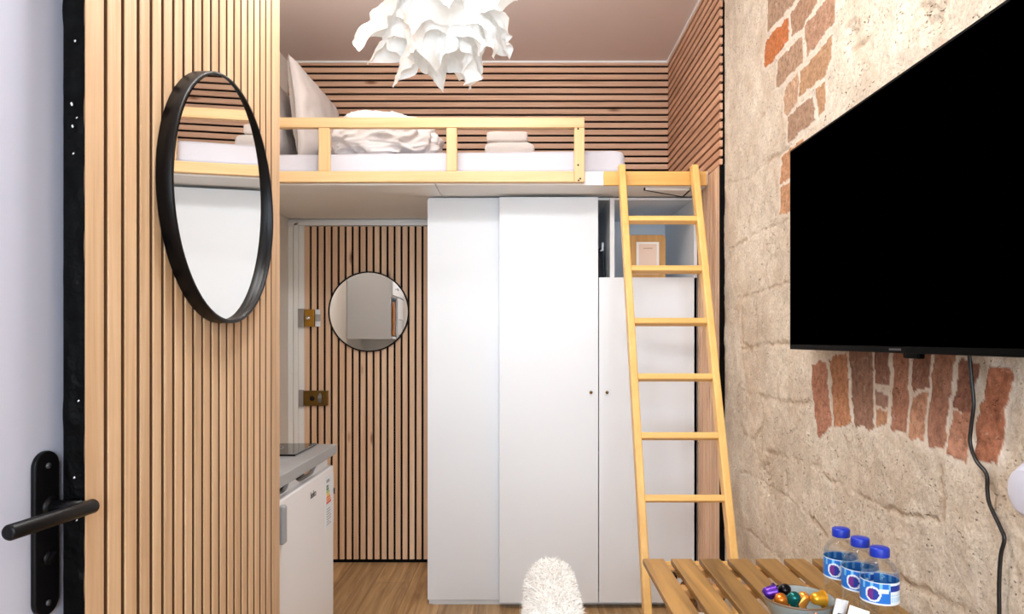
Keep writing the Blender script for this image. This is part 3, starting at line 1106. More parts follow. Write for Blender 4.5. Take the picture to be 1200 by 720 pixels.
def duvet(u, v):
    t, ph = 2 * PI * u, PI * (v - 0.5)
    ex = 0.62
    cu, su = math.cos(t), math.sin(t)
    cp, sp_ = math.cos(ph), math.sin(ph)
    f_ = lambda q, e: math.copysign(abs(q) ** e, q)
    x = 0.255 * f_(cp, 0.6) * f_(cu, ex)
    y = 0.20 * f_(cp, 0.6) * f_(su, ex)
    z = 0.104 * f_(sp_, 0.75)
    p = Vector((x, y, z))
    q = p + Vector((0.05, 0.02, 0.03)) * nz(p, 9, 2)
    d = 0.0
    for fr_, am in ((6, 0.020), (12, 0.020), (22, 0.012), (40, 0.005)):
        rv = mnoise.noise(Vector((q.x * fr_ * 0.8, q.y * fr_, q.z * fr_ * 1.6)))
        d += am * (1 - 2.6 * abs(rv) ** 0.8)
    nrm = p.normalized()
    hump = 0.016 * math.exp(-((x + 0.08) / 0.13) ** 2) * (1 if z > 0 else 0) * (z / 0.113)
    q = Vector((-0.662, 3.52, H + 0.957)) + p + nrm * d * (0.4 + 0.6 * cp) + Vector((0, 0, hump))
    q.z = max(q.z, H + 0.862)
    return q


dv = MB().grid(duvet, 150, 90, closed_u=True)
o = tag(dv.build('duvet', 'duvet'), 'crumpled white duvet bundled up behind the guard rail', 'duvet')

# folded towels
tw1 = MB()


def folded(mb, c, sx, sy, sz, roll=0.5, seed=0):
    def fn(u, v):
        t = 2 * PI * u
        cx, cz = math.cos(t), math.sin(t)
        px_ = math.copysign(abs(cx) ** 0.45, cx)
        pz_ = math.copysign(abs(cz) ** roll, cz)
        e = min(v, 1 - v) / 0.06
        k = 1 if e >= 1 else (1 - (1 - e) ** 2) ** 0.5
        p = Vector((c[0] + sx * px_ * (0.9 + 0.1 * k), c[1] + sy * (2 * v - 1), c[2] + sz * pz_ * (0.55 + 0.45 * k)))
        return p + Vector((0, 0, 1)) * nz(p, 22, seed) * 0.002
    mb.grid(fn, 48, 30, closed_u=True)
    o_ = len(mb.v) - 31 * 48
    mb.f.append([o_ + k for k in range(48)][::-1]); mb.mi.append(0); mb.tone.append(1); mb.sm.append(True)
    mb.f.append([o_ + 30 * 48 + k for k in range(48)]); mb.mi.append(0); mb.tone.append(1); mb.sm.append(True)


ST = 246.0
a, b = W(568, 176, ST), W(626.5, 166, ST)
zm = H + 0.868
folded(tw1, ((a.x + b.x) / 2, F / ST + 0.10, (zm + b.z) / 2), (b.x - a.x) / 2, 0.10, (b.z - zm) / 2 + 0.0005, 0.5, 1)
tag(tw1.build('towel', 'towel'), 'folded beige towel lying under the other towel on the mattress', 'towel', 'towels on the loft bed')
a2, b2 = W(570, 167, ST), W(618.5, 152.5, ST)
tw2 = MB()
folded(tw2, ((a2.x + b2.x) / 2, F / ST + 0.10, (b.z + b2.z) / 2 + 0.003), (b2.x - a2.x) / 2, 0.085, (b2.z - b.z) / 2 - 0.002, 0.22, 4)
tag(tw2.build('towel', 'towel'), 'squarely folded beige towel on top of the other towel', 'towel', 'towels on the loft bed')

# ------------------------------------------------------------------ ladder
lad = thing('ladder', (0.6, 2.4, 0), 'amber pine ladder leaning against the loft bed edge', 'ladder')
ly = lambda z: 2.867 + 0.373 * (z - H)
ax_u = Vector((0, 0.373, 1)).normalized()
ax_n = Vector((0, 1, -0.373)).normalized()
for xc in (0.4435, 0.7625):
    mb = MB()
    w, dpt = 0.0145, 0.026
    zt_, zb_ = H + 0.765, 0.0
    pts_ = []
    for z in (zb_, zt_):
        for sx in (-1, 1):
            for sd in (-1, 1):
                pts_.append((xc + sx * w, ly(z) + sd * dpt, z))
    v = [pts_[i] for i in (0, 1, 3, 2, 4, 5, 7, 6)]
    mb.add(v, [(0, 1, 2, 3), (7, 6, 5, 4), (0, 4, 5, 1), (1, 5, 6, 2), (2, 6, 7, 3), (3, 7, 4, 0)])
    mb.build('stile', 'pine_ladder', lad, bevel=0.005, seg=3)
for k in range(8):
    z = H + 0.509 - 0.2195 * k
    MB().obox((0.603, ly(z), z), [(1, 0, 0), ax_n, ax_u], (0.148, 0.019, 0.0125)).build('rung', 'pine_rung', lad, bevel=0.005, seg=3)

# ------------------------------------------------------------------ wardrobe
SW, SL = 247.0, 243.6
yw, yl = F / SW, F / SL
wd = thing('wardrobe', (0.2, yw + 0.3, 0), 'tall white wardrobe with sliding doors under the loft bed', 'wardrobe')
zb = H - 309 / SW
x_l = (501 - VX) / SL
x_m0, x_m1 = (585 - VX) / SW, (701 - VX) / SW
x_r0, x_r1 = (702 - VX) / SW, (817 - VX) / SW
ztop = H + (398 - 232) / SW
ca = MB()
ca.box((x_l + 0.004, yl + 0.02, 0.0), (x_l + 0.022, YB - 0.004, ztop))                # left side
ca.box((x_l + 0.004, yl + 0.006, ztop), (x_r1, YB - 0.004, ZU - 0.007))               # top
ca.box((x_l + 0.022, YB - 0.016, 0.04), (x_r1, YB - 0.004, ztop))                     # back
ca.box((x_l + 0.022, yw + 0.06, 0.0), (x_r1, yw + 0.075, 0.06))                       # plinth
ca.box((x_l + 0.022, yl + 0.04, 0.06), (x_r1, YB - 0.016, 0.078))                     # floor
ca.box((0.823, yw + 0.0, 0.03), (x_r1, YB - 0.016, ztop))                             # right side
ca.build('carcass', 'white_board', wd, bevel=0.001)
MB().box(((715 - VX) / SW, yw + 0.004, 0.05), ((720.3 - VX) / SW, YB - 0.016, ztop)).build('divider', 'white_board', wd, bevel=0.001)
MB().box(((720.3 - VX) / SW, yw + 0.024, H + 0.27), (0.823, YB - 0.016, H + 0.288)).build('shelf', 'white_board', wd, bevel=0.001)
MB().box((x_l, yl, H - 305.5 / SL), (x_m0 + 0.05, yl + 0.018, H + (398 - 234) / SL)).build('sliding_door', 'white_board', wd, bevel=0.0015)
md = MB().box((x_m0, yw, zb), (x_m1, yw + 0.02, H + (398 - 231) / SW)).build('sliding_door', 'white_board', wd, bevel=0.0015)
rd = MB().box((x_r0, yw, zb), (x_r1, yw + 0.02, H + (398 - 325.3) / SW)).build('door', 'white_board', wd, bevel=0.0015)
for px, par in ((692.3, md), (711, rd)):
    p = W(px, 460, SW)
    MB().lathe([(0.0, -0.016), (0.0055, -0.0155), (0.0075, -0.012), (0.007, -0.009), (0.0035, -0.006), (0.0035, 0.0), (0.006, 0.0)], (p.x, yw, p.z), 20, axis='Y').build('knob', 'dark_brass', par)

# a dark garment with its hook behind the narrow gap
gx0, gx1 = (702.5 - VX) / SW, (712.5 - VX) / SW
gm = thing('hanging_garment', ((gx0 + gx1) / 2, yw + 0.3, H + 0.1), 'dark navy garment hanging in the narrow open gap of the wardrobe', 'garment')
gb = MB()
gb.grid(lambda u, v: Vector((x_m1 + 0.031 + 0.021 * math.cos(2 * PI * u) + 0.004 * nz((u * 6, v * 5, 1), 1.0), yw + 0.23 + (0.16 - 0.06 * max(0, v - 0.85) / 0.15) * math.sin(2 * PI * u) * (1 + 0.05 * math.sin(9 * v + 7 * u)), H - 0.55 + v * 1.0)), 40, 30, closed_u=True)
gb.build('cloth', 'navy', gm)
p = W(705, 289, F / (yw + 0.12))
hk = MB().tube([(p.x - 0.006, yw + 0.12, p.z - 0.02), (p.x + 0.004, yw + 0.12, p.z - 0.02), (p.x + 0.006, yw + 0.12, p.z + 0.018)], 0.006, 10)
hk.tube([(p.x, yw + 0.12, p.z - 0.02), (p.x, yw + 0.18, p.z - 0.03)], 0.004, 8)
hk.build('hanger_end', 'white_plastic', gm)

# picture frame in the niche
SF = 237.0
yf = F / SF
fz0 = H + 0.2885
fa, fb = W(737, 0, SF), W(780, 275.4, SF)
pf = thing('picture_frame', ((fa.x + fb.x) / 2, yf + 0.008, fz0), 'bamboo picture frame with a pale print standing in the wardrobe niche', 'picture frame')


def rrect(x0, x1, z0, z1, r, n=6):
    pts = []
    for cx, cz, a0 in ((x1 - r, z1 - r, 0), (x0 + r, z1 - r, PI / 2), (x0 + r, z0 + r, PI), (x1 - r, z0 + r, 1.5 * PI)):
        for k in range(n + 1):
            a = a0 + PI / 2 * k / n
            pts.append((cx + r * math.cos(a), cz + r * math.sin(a)))
    return pts


fbm_ = MB()
fbm_.prism([Vector((x, yf, z)) for x, z in rrect(fa.x, fb.x, fz0, fb.z, 0.018)], (0, 0.018, 0))
fbm_.build('frame_border', 'bamboo', pf, bevel=0.002)
ma, mb_ = W(745.7, 309, SF), W(772.3, 283.8, SF)
mz0 = fz0 + 0.034
MB().box((ma.x, yf - 0.0012, mz0), (mb_.x, yf + 0.001, mb_.z)).build('mat_board', 'mat_board', pf)
pa, pb_ = W(748.6, 309, SF), W(769.6, 286.2, SF)
MB().box((pa.x, yf - 0.0019, mz0 + 0.012), (pb_.x, yf - 0.001, pb_.z)).build('print', 'picture', pf)
for py, xa, xb in ((291.3, 754, 764.5), (313.6, 757, 761)):
    pts_ = []
    for k in range(24):
        p = W(xa + (xb - xa) * k / 23, py + 0.7 * math.sin(k * 1.9), SF)
        pts_.append((p.x, yf - 0.0022, p.z))
    MB().tube(pts_, 0.0011, 5).build('script_mark', 'ink', pf)

# ------------------------------------------------------------------ kitchen corner
wt = MB().box((XL + 0.003, 1.846, H - 0.3635 - 0.033), (-0.638, 2.49, H - 0.3635))
wto = tag(wt.build('worktop', 'worktop', bevel=0.002), 'grey kitchen worktop above the small white fridge', 'worktop')
hz_ = H - 0.3635
hb = thing('hob', (-0.96, 2.34, hz_), 'black glass hob set on the grey worktop', 'hob')
MB().box((-1.22, 2.226, hz_ + 0.0004), (-0.70, 2.465, hz_ + 0.006)).build('hob_glass', 'hob_glass', hb, bevel=0.0015)
for xx in (-0.86, -1.08):
    MB().lathe([(0.078, 0.0064), (0.080, 0.0067), (0.082, 0.0064)], (xx, 2.345, hz_), 48).build('cooking_zone', 'grey_plastic', hb)
for yy_ in (2.43, ):
    MB().box((-0.712, yy_ - 0.02, hz_ + 0.006), (-0.702, yy_ + 0.03, hz_ + 0.0072)).build('touch_panel', 'dark_grey', hb)

fg = thing('fridge', (-0.95, 2.21, 0), 'small white fridge with an energy sticker under the grey worktop', 'fridge')
fx, fy0, fy1 = -0.645, 1.905, 2.474
ftop = H - 0.433
MB().box((-1.2, fy0 + 0.005, 0.03), (-0.70, fy1 - 0.005, ftop - 0.03)).build('fridge_body', 'white_plastic', fg, bevel=0.006)
for xx in (-1.16, -0.74):
    for yy_ in (fy0 + 0.05, fy1 - 0.05):
        MB().lathe([(0.018, 0.0), (0.018, 0.034)], (xx, yy_, 0), 14).build('foot', 'dark_grey', fg)
fd = MB().box((-0.692, fy0, 0.075), (fx, fy1, ftop)).build('fridge_door', 'white_plastic', fg, bevel=0.006, seg=3)
# moulded top of the door: a raised lip with two scooped notches
pro = []
for k in range(61):
    t = k / 60
    y = fy0 + 0.01 + t * (fy1 - fy0 - 0.02)
    z = 0.026
    for c_, w_, d_ in ((0.16, 0.10, 0.020), (0.56, 0.20, 0.022)):
        q = abs(t - c_) / w_
        if q < 1:
            z -= d_ * (1 - q ** 4)
    pro.append((y, ftop - 0.002 + z))
lip = [Vector((-0.664, y, z)) for y, z in pro] + [Vector((-0.664, fy1 - 0.01, ftop - 0.004)), Vector((-0.664, fy0 + 0.01, ftop - 0.004))]
MB().prism(lip, (-0.012, 0, 0)).build('door_lip', 'white_plastic', fd)
MB().box((-1.19, fy0 + 0.02, ftop - 0.0298), (-0.74, fy1 - 0.02, ftop + 0.010)).build('shaded_tray', 'black_metal', fg)  # coloured black for the shade in the gap under the worktop
MB().box((fx - 0.002, fy0 - 0.001, ftop - 0.115), (fx + 0.016, fy0 + 0.030, ftop - 0.012)).build('door_grip', 'grey_plastic', fd, bevel=0.005)
MB().box((fx - 0.004, fy1 - 0.004, ftop - 0.10), (fx + 0.004, fy1 + 0.003, ftop - 0.08)).build('hinge_cover', 'dark_grey', fd, bevel=0.001)


def on_door(px, py):
    return on_x(px, py, fx)


ly0, ly1 = on_door(381.2, 560).y, on_door(390.6, 560).y
lz1, lz0 = on_door(386, 556.5).z, on_door(386, 617).z
el = MB().box((fx - 0.0005, ly0, lz0), (fx + 0.0006, ly1, lz1)).build('energy_label', 'label_white', fd)
zz0 = lz1 - 0.034
for k, (nm, w_) in enumerate((('green', .020), ('green', .024), ('lime', .030), ('yellow', .036), ('orange', .042), ('orange', .048), ('red', .054))):
    zc_ = zz0 - k * 0.0092
    q = [(0, -.0036), (w_, -.0036), (w_ + .005, 0), (w_, .0036), (0, .0036)]
    MB().prism([Vector((fx + 0.0006, ly0 + 0.012 + a, zc_ + b)) for a, b in q], (0.0006, 0, 0)).build('energy_arrow', 'en_' + nm, el)
for k in range(7):
    zc_ = lz1 - 0.112 - k * 0.0085
    MB().box((fx + 0.0005, ly0 + 0.015, zc_), (fx + 0.0009, ly0 + 0.04 + 0.03 * random.random(), zc_ + 0.0028)).build('text_line', 'grey_plastic', el)
MB().box((fx + 0.0005, ly0 + 0.012, lz1 - 0.022), (fx + 0.0009, ly0 + 0.05, lz1 - 0.012)).build('label_heading', 'grey_plastic', el)


def text(body, name, size, loc, rot, mat, parent, ext=0.0004):
    cu = D.curves.new(name, 'FONT')
    cu.body, cu.size, cu.extrude = body, size, ext
    cu.align_x, cu.align_y = 'CENTER', 'CENTER'
    cu.materials.append(M[mat])
    tmp = D.objects.new(name, cu)
    me_ = D.meshes.new_from_object(tmp)
    D.objects.remove(tmp)
    o = D.objects.new(name, me_)
    COL.objects.link(o)
    o.rotation_euler = rot
    if parent is not None:
        o.parent = parent
        q, off = parent, Vector((0, 0, 0))
        while q is not None:
            off += Vector(q.location)
            q = q.parent
        o.location = Vector(loc) - off
    else:
        o.location = loc
    return o


p = on_door(367, 579.5)
text('beko', 'fridge_logo', 0.030, (fx + 0.0006, p.y, p.z), (PI / 2, 0, PI / 2), 'dark_grey', fd)

# wall cabinet over the worktop (seen in the round mirror on the door)
kc = thing('wall_cabinet', (-1.16, 2.2, H + 0.005), 'white kitchen wall cabinet seen reflected in the door mirror', 'cabinet')
kx0, kx1, ky0, ky1, kz0, kz1 = XL + 0.003, -0.985, 1.846, 2.48, H + 0.004, H + 0.64
kb = MB().box((kx0, ky1 - 0.018, kz0), (kx1, ky1, kz1)).box((kx0, ky0, kz1 - 0.018), (kx1, ky1 - 0.018, kz1)).box((kx0, ky0, kz0), (kx1, ky1 - 0.018, kz0 + 0.018))
kb.box((kx0, ky0, kz0 + 0.018), (kx0 + 0.01, ky1 - 0.018, kz1 - 0.018)).box((kx0 + 0.01, ky0, kz0 + 0.018), (kx1, ky0 + 0.018, kz1 - 0.018))
kb.box((kx0 + 0.01, ky0 + 0.018, kz0 + 0.335), (kx1 - 0.002, ky1 - 0.018, kz0 + 0.353))
kb.build('cabinet_body', 'white_board', kc, bevel=0.001)
kd = MB().box((kx1, ky0 + 0.002, kz0 + 0.35), (kx1 + 0.018, ky1 - 0.002, kz1 - 0.002)).build('cabinet_door', 'white_board', kc, bevel=0.002)
MB().lathe([(0.007, 0.0), (0.006, 0.012), (0.014, 0.02), (0.012, 0.028), (0, 0.03)], (kx1 + 0.018, ky1 - 0.12, kz0 + 0.40), 18, axis='X').build('knob', 'chrome', kd)
kd2 = MB().box((kx1, ky0 + 0.002, kz0 + 0.002), (kx1 + 0.018, ky1 - 0.29, kz0 + 0.34)).build('cabinet_door', 'white_board', kc, bevel=0.002)
p0 = Vector((kx1 + 0.018, ky1 - 0.33, kz0 + 0.03))
MB().tube([p0, p0 + Vector((0.03, 0, 0)), p0 + Vector((0.033, 0, 0.01)), p0 + Vector((0.033, 0, 0.12)), p0 + Vector((0.03, 0, 0.13)), p0 + Vector((0, 0, 0.13))], 0.004, 10).build('bow_handle', 'steel', kd2)
cb = MB()
cbx, cby = kx1 + 0.002, ky1 - 0.03
poly = [Vector((cbx, cby + a, H + 0.03 + b)) for a, b in [(-0.10, 0.0)] + [(-0.0, 0.0)] + [(0.0, 0.22)] + [(-0.05 + 0.05 * math.cos(k * PI / 10), 0.22 + 0.05 * math.sin(k * PI / 10)) for k in range(11)]]
cb.prism(poly, (0.016, 0, 0))
tag(cb.build('chopping_board', 'board_wood', bevel=0.003), 'brown wooden chopping board reflected in the door mirror', 'chopping board')

# ------------------------------------------------------------------ television, cable, wall disc
tvx = 0.775
STV = (925.5 - VX) / tvx
tz1, tz0 = H + (398 - 177) / STV, H + (398 - 409.5) / STV
ty1 = F / STV
ty0 = ty1 - 1.06
tv = thing('television', (tvx + 0.03, (ty0 + ty1) / 2, tz0), 'large black wall-mounted television on the stone wall', 'television')
MB().box((tvx, ty0, tz0), (tvx + 0.018, ty1, tz1)).build('tv_frame', 'bezel', tv, bevel=0.002)
MB().box((tvx + 0.018, ty0 + 0.12, tz0 + 0.03), (tvx + 0.045, ty1 - 0.14, tz1 - 0.14)).build('tv_back', 'bezel', tv, bevel=0.008)
MB().box((tvx - 0.0012, ty0 + 0.007, tz0 + 0.014), (tvx + 0.002, ty1 - 0.007, tz1 - 0.007)).build('screen', 'screen', tv)
a, b = on_x(1057, 0, tvx), on_x(1075, 0, tvx)
MB().box((tvx + 0.001, b.y, tz0 - 0.010), (tvx + 0.016, a.y, tz0 + 0.004)).build('sensor', 'bezel', tv, bevel=0.003)
a, b = on_x(1042, 0, tvx), on_x(1056, 0, tvx)
MB().box((tvx - 0.0006, b.y, tz0 + 0.0055), (tvx + 0.001, a.y, tz0 + 0.0095)).build('badge', 'dark_grey', tv)
MB().box((tvx + 0.045, (ty0 + ty1) / 2 - 0.12, tz0 + 0.15), (XS + 0.004, (ty0 + ty1) / 2 + 0.12, tz0 + 0.40)).build('wall_bracket', 'black_metal', tv, bevel=0.003)

cpts = [(1134, 395), (1136, 417), (1139, 450), (1141, 475), (1138, 500), (1137, 520), (1144, 540), (1156, 556), (1157, 575), (1160, 592), (1172, 618), (1177, 632),
        (1173, 650), (1171, 680), (1171, 720), (1172, 770), (1171, 850), (1172, 1000), (1170, 1140), (1170, 1232)]
ctrl = [on_x(px, py, XS - 0.014) for px, py in cpts]
fine = []
for i in range(len(ctrl) - 1):
    p0, p1, p2, p3 = ctrl[max(i - 1, 0)], ctrl[i], ctrl[i + 1], ctrl[min(i + 2, len(ctrl) - 1)]
    for k in range(6):
        t = k / 6
        fine.append(0.5 * ((2 * p1) + (p2 - p0) * t + (2 * p0 - 5 * p1 + 4 * p2 - p3) * t * t + (3 * p1 - p0 - 3 * p2 + p3) * t ** 3))
tag(MB().tube(fine, 0.0036, 10).build('power_cable', 'cord'), 'black cable hanging from the television down the stone wall', 'cable')

wc = on_x(1211, 577, XS - 0.03)
wdk = thing('wall_disc', (XS - 0.012, wc.y, wc.z), 'white round disc on the stone wall at the right edge beside the cable', 'wall fitting')
dk = MB()
dk.lathe([(0, -0.036), (0.034, -0.036), (0.037, -0.035), (0.052, -0.014), (0.054, -0.010), (0.052, 0.002), (0, 0.002)], n=48, axis='X')
dk.build('disc_cover', 'pale_plastic', wdk, local=True)

# ------------------------------------------------------------------ slatted table
tzt = H - 0.56
ST_ = 257 / 0.56
tyf = F / ST_
tx0 = (753 - VX) / ST_
NS, PT, WS_ = 7, 33.05 / ST_, 24.6 / ST_
tx1 = tx0 + (NS - 1) * PT + WS_
tyn = tyf - 0.62
tb = thing('side_table', ((tx0 + tx1) / 2, (tyf + tyn) / 2, 0), 'brown slatted wooden folding table against the stone wall', 'table')
for k in range(NS):
    MB().box((tx0 + k * PT, tyn, tzt - 0.014), (tx0 + k * PT + WS_, tyf, tzt), tone=random.uniform(0.86, 1.1)).build('slat', 'acacia', tb, bevel=0.002)
for y0_ in (tyf - 0.042, tyf - 0.155 - 0.03, tyn + 0.02):
    MB().box((tx0 + 0.030, y0_, tzt - 0.036), (tx1 - 0.030, y0_ + 0.034, tzt - 0.0142)).build('crossbar', 'acacia_x', tb, bevel=0.002)
for k in (0, 2, 3, 5):
    xx = tx0 + k * PT + WS_ - 0.004
    MB().box((xx, tyf - 0.075, tzt - 0.034), (xx + 0.022, tyf - 0.0435, tzt - 0.020)).build('hinge', 'black_metal', tb)
for sx, xx in ((0, tx0 + 0.080), (1, tx1 - 0.100), (0, tx0 + 0.112), (1, tx1 - 0.132)):
    crossing = xx in (tx0 + 0.080, tx1 - 0.100)
    ya, yb = (tyf - 0.06, tyn + 0.05) if crossing else (tyn + 0.06, tyf - 0.05)
    d_ = Vector((0, yb - ya, -(tzt - 0.037)))
    MB().obox(Vector((xx + 0.014, (ya + yb) / 2, (tzt - 0.037) / 2 + 0.008)), [(1, 0, 0), d_.cross(Vector((1, 0, 0))), d_], (0.013, 0.016, d_.length / 2 - 0.014)).build('leg', 'acacia_z', tb, bevel=0.002)

# water bottles
bt = thing('water_bottle', (0.649, F / 578.5, tzt), 'clear water bottle with blue cap farthest back in the row of three', 'bottle', 'water bottles on the table')
Hb, rb = 0.178, 0.0328
prof = [(0, 0.004), (0.018, 0.003), (0.024, 0.0), (0.029, 0.002), (0.0322, 0.010), (rb, 0.018), (rb, 0.030), (0.0315, 0.034), (rb, 0.038), (rb, 0.046),
        (0.0318, 0.050), (rb, 0.054), (rb - 0.0006, 0.060), (rb - 0.0006, 0.122), (rb, 0.126), (rb - 0.0008, 0.132), (0.0295, 0.140), (0.0250, 0.1475), (0.0195, 0.1530),
        (0.0155, 0.1565), (0.0138, 0.158), (0.0138, 0.1585), (0.0165, 0.159), (0.0165, 0.1605), (0.0132, 0.161), (0.0132, 0.172), (0, 0.172)]
MB().lathe(prof, n=48).build('bottle_body', 'water', bt, local=True)
cp = MB()
nn = 60
pr_ = [(0.0, 0.178), (0.0142, 0.178), (0.0163, 0.1770), (0.0171, 0.1755), (0.0171, 0.1620), (0.0166, 0.1612), (0.0140, 0.1612)]
cp.lathe(pr_, n=nn)
for i in range(len(cp.v)):
    x, y, z = cp.v[i]
    r = math.hypot(x, y)
    if r > 0.0168 and 0.162 <= z < 0.176 and (i % 2):
        cp.v[i] = (x * 0.965, y * 0.965, z)
cp.build('bottle_cap', 'cap_blue', bt, local=True)
lb = MB()
NU, NV = 120, 26
zl0, zl1 = 0.081, 0.121
rl = rb + 0.0004


def lab_mat(th, z):
    """th: degrees on the bottle, 270 faces the camera side (-Y)"""
    v = (z - zl0) / (zl1 - zl0)
    d = (th - 224 + 180) % 360 - 180
    dist = math.hypot(d * PI / 180 * rl, (z - 0.099))
    if dist < 0.0105:
        return 4 if d < 2 else 1
    if dist < 0.0140:
        return 2
    if v < 0.06 or v > 0.95:
        return 2
    e = (th - 276) % 360
    if 0 < e < 75:                     # pale text panel
        if 0.60 < v < 0.88:
            return 1
        if e > 66:
            return 0
        if v < 0.5 and int(v * 22) % 2 and e % 9 > 2:
            return 3
        return 2
    dd = (th - 256 + 180) % 360 - 180
    if abs(dd) < 14 and 0.52 < v < 0.72:
        return 2
    if v > 0.66:
        return 0 if (int(th / 9) % 3) else 3
    return 0


for j in range(NV):
    for i in range(NU):
        t0_, t1_ = 2 * PI * i / NU, 2 * PI * (i + 1) / NU
        z0_, z1_ = zl0 + (zl1 - zl0) * j / NV, zl0 + (zl1 - zl0) * (j + 1) / NV
        mi = lab_mat(math.degrees((t0_ + t1_) / 2), (z0_ + z1_) / 2)
        lb.add([(rl * math.cos(t0_), rl * math.sin(t0_), z0_), (rl * math.cos(t1_), rl * math.sin(t1_), z0_), (rl * math.cos(t1_), rl * math.sin(t1_), z1_), (rl * math.cos(t0_), rl * math.sin(t0_), z1_)], [(0, 1, 2, 3)], mi, 1.0, True)
lb.build('bottle_label', ['label_blue', 'label_dark', 'label_white', 'label_pale', 'label_plum'], bt, local=True, recalc=False)
for loc, lab in (((0.6555, F / 607, tzt), 'clear water bottle with blue cap in the middle of the row of three'),
                 ((0.6610, F / 636.5, tzt), 'clear water bottle with blue cap nearest the table front in the row')):
    c = copy_tree(bt)
    c.location = loc
    c['label'] = lab

# stoneware bowl with coffee capsules
bc_ = Vector((0.5405, 1.392, tzt))
bw = MB()
bprof = [(0, 0.003), (0.028, 0.003), (0.030, 0.0), (0.034, 0.0), (0.037, 0.004), (0.052, 0.022), (0.0635, 0.048), (0.0672, 0.0575), (0.0678, 0.0605), (0.0664, 0.0618), (0.0645, 0.0602), (0.060, 0.046),
         (0.049, 0.024), (0.034, 0.0095), (0, 0.0075)]
ms = [0] * 14
for i in (7, 8, 9):
    ms[i] = 1
bw.lathe(bprof, bc_, 64, mis=ms)
tag(bw.build('bowl', ['bowl_glaze', 'bowl_rim']), 'grey glazed stoneware bowl holding coffee capsules', 'bowl')


def capsule(c, axis, mat, label):
    ax = Vector(axis).normalized()
    q = ax.to_track_quat('Z', 'Y')
    t = D.objects.new('coffee_capsule', None)
    t.empty_display_size = 0.02
    COL.objects.link(t)
    t.location = c
    t.rotation_mode = 'QUATERNION'
    t.rotation_quaternion = q
    tag(t, label, 'capsule', 'coffee capsules in the bowl')
    MB().lathe([(0.0146, -0.0115), (0.0140, -0.0095), (0.0118, 0.005), (0.0098, 0.0102), (0.0062, 0.0128), (0, 0.0134)], n=28).build('capsule_body', mat, t, local=True)
    MB().lathe([(0, -0.0122), (0.0150, -0.0122), (0.0172, -0.0120), (0.0172, -0.0112), (0.0146, -0.0112)], n=28).build('capsule_rim', mat, t, local=True)
    return t


def cpos(px, py, dy, dz=0.0):
    y = bc_.y + dy
    s = F / y
    p = W(px, py, s)
    return Vector((p.x, p.y, p.z + dz))


capsule(cpos(901.5, 695, 0.020), (-0.9, -0.1, -0.1), 'cap_purple', 'shiny purple coffee capsule at the left of the bowl')
capsule(cpos(919, 692.5, 0.032), (0.2, -0.65, 0.7), 'cap_black', 'black coffee capsule at the back of the bowl')
capsule(cpos(930, 702, -0.006), (0.3, -0.5, 0.8), 'cap_teal', 'dark teal coffee capsule in the middle of the bowl')
capsule(cpos(915, 704, -0.014), (-0.2, -0.5, 0.8), 'cap_orange', 'dull orange coffee capsule between the purple and teal ones')
capsule(cpos(958, 702, 0.000), (-0.95, -0.2, 0.1), 'cap_gold', 'bright gold coffee capsule lying at the right of the bowl')
capsule(cpos(941, 702, 0.016), (0.5, -0.2, 0.8), 'cap_amber', 'amber coffee capsule between the teal and gold ones')

# glass bowl with wrapped sweets
gc = Vector((0.536, 1.292, tzt))
gb_ = MB().lathe([(0, 0.004), (0.022, 0.004), (0.024, 0.0), (0.029, 0.0), (0.034, 0.008), (0.0405, 0.028), (0.0432, 0.0475), (0.0430, 0.0490), (0.0418, 0.0480), (0.0385, 0.028), (0.031, 0.0105), (0, 0.0085)], gc, 48)
tag(gb_.build('glass_bowl', 'glass'), 'small clear glass bowl of wrapped sweets in front of the grey bowl', 'bowl')


def sweet(c, axis, mats, label):
    q = Vector(axis).normalized().to_track_quat('X', 'Z')
    t = D.objects.new('wrapped_sweet', None)
    t.empty_display_size = 0.02
    COL.objects.link(t)
    t.location = c
    t.rotation_mode = 'QUATERNION'
    t.rotation_quaternion = q
    tag(t, label, 'sweet', 'wrapped sweets in the glass bowl')
    MB().lathe([(0, -0.011), (0.005, -0.0095), (0.0085, -0.005), (0.0095, 0), (0.0085, 0.005), (0.005, 0.0095), (0, 0.011)], n=18, axis='X',
               mis=[0, 1, 0, 1, 0, 1]).build('sweet_body', mats, t, local=True)
    for sg in (-1, 1):
        tw = MB()
        tw.grid(lambda u, v: Vector((sg * (0.0095 + 0.009 * v), (0.0025 + 0.007 * v) * math.cos(2 * PI * u), (0.0025 + 0.007 * v) * math.sin(2 * PI * u) * (0.5 + 0.4 * math.sin(8 * PI * u)))), 24, 4, closed_u=True)
        tw.build('wrapper_twist', mats[0], t, local=True)


SWT = [((-0.018, 0.008, 0.040), (1, 0.4, 0.1), ['wrap_plum', 'wrap_white'], 'plum striped wrapped sweet at the left of the glass bowl'),
       ((0.000, 0.012, 0.046), (0.3, 1, 0.2), ['wrap_coral', 'wrap_red'], 'orange and red wrapped sweet on top in the glass bowl'),
       ((0.016, 0.006, 0.040), (0.8, -0.5, 0.2), ['wrap_blue', 'wrap_white'], 'blue and white wrapped sweet at the right of the glass bowl'),
       ((-0.006, -0.014, 0.038), (0.9, 0.2, -0.1), ['wrap_red', 'wrap_white'], 'red and white wrapped sweet at the front of the glass bowl')]
for off, ax, ml, lab in SWT:
    sweet(gc + Vector(off), ax, ml, lab)


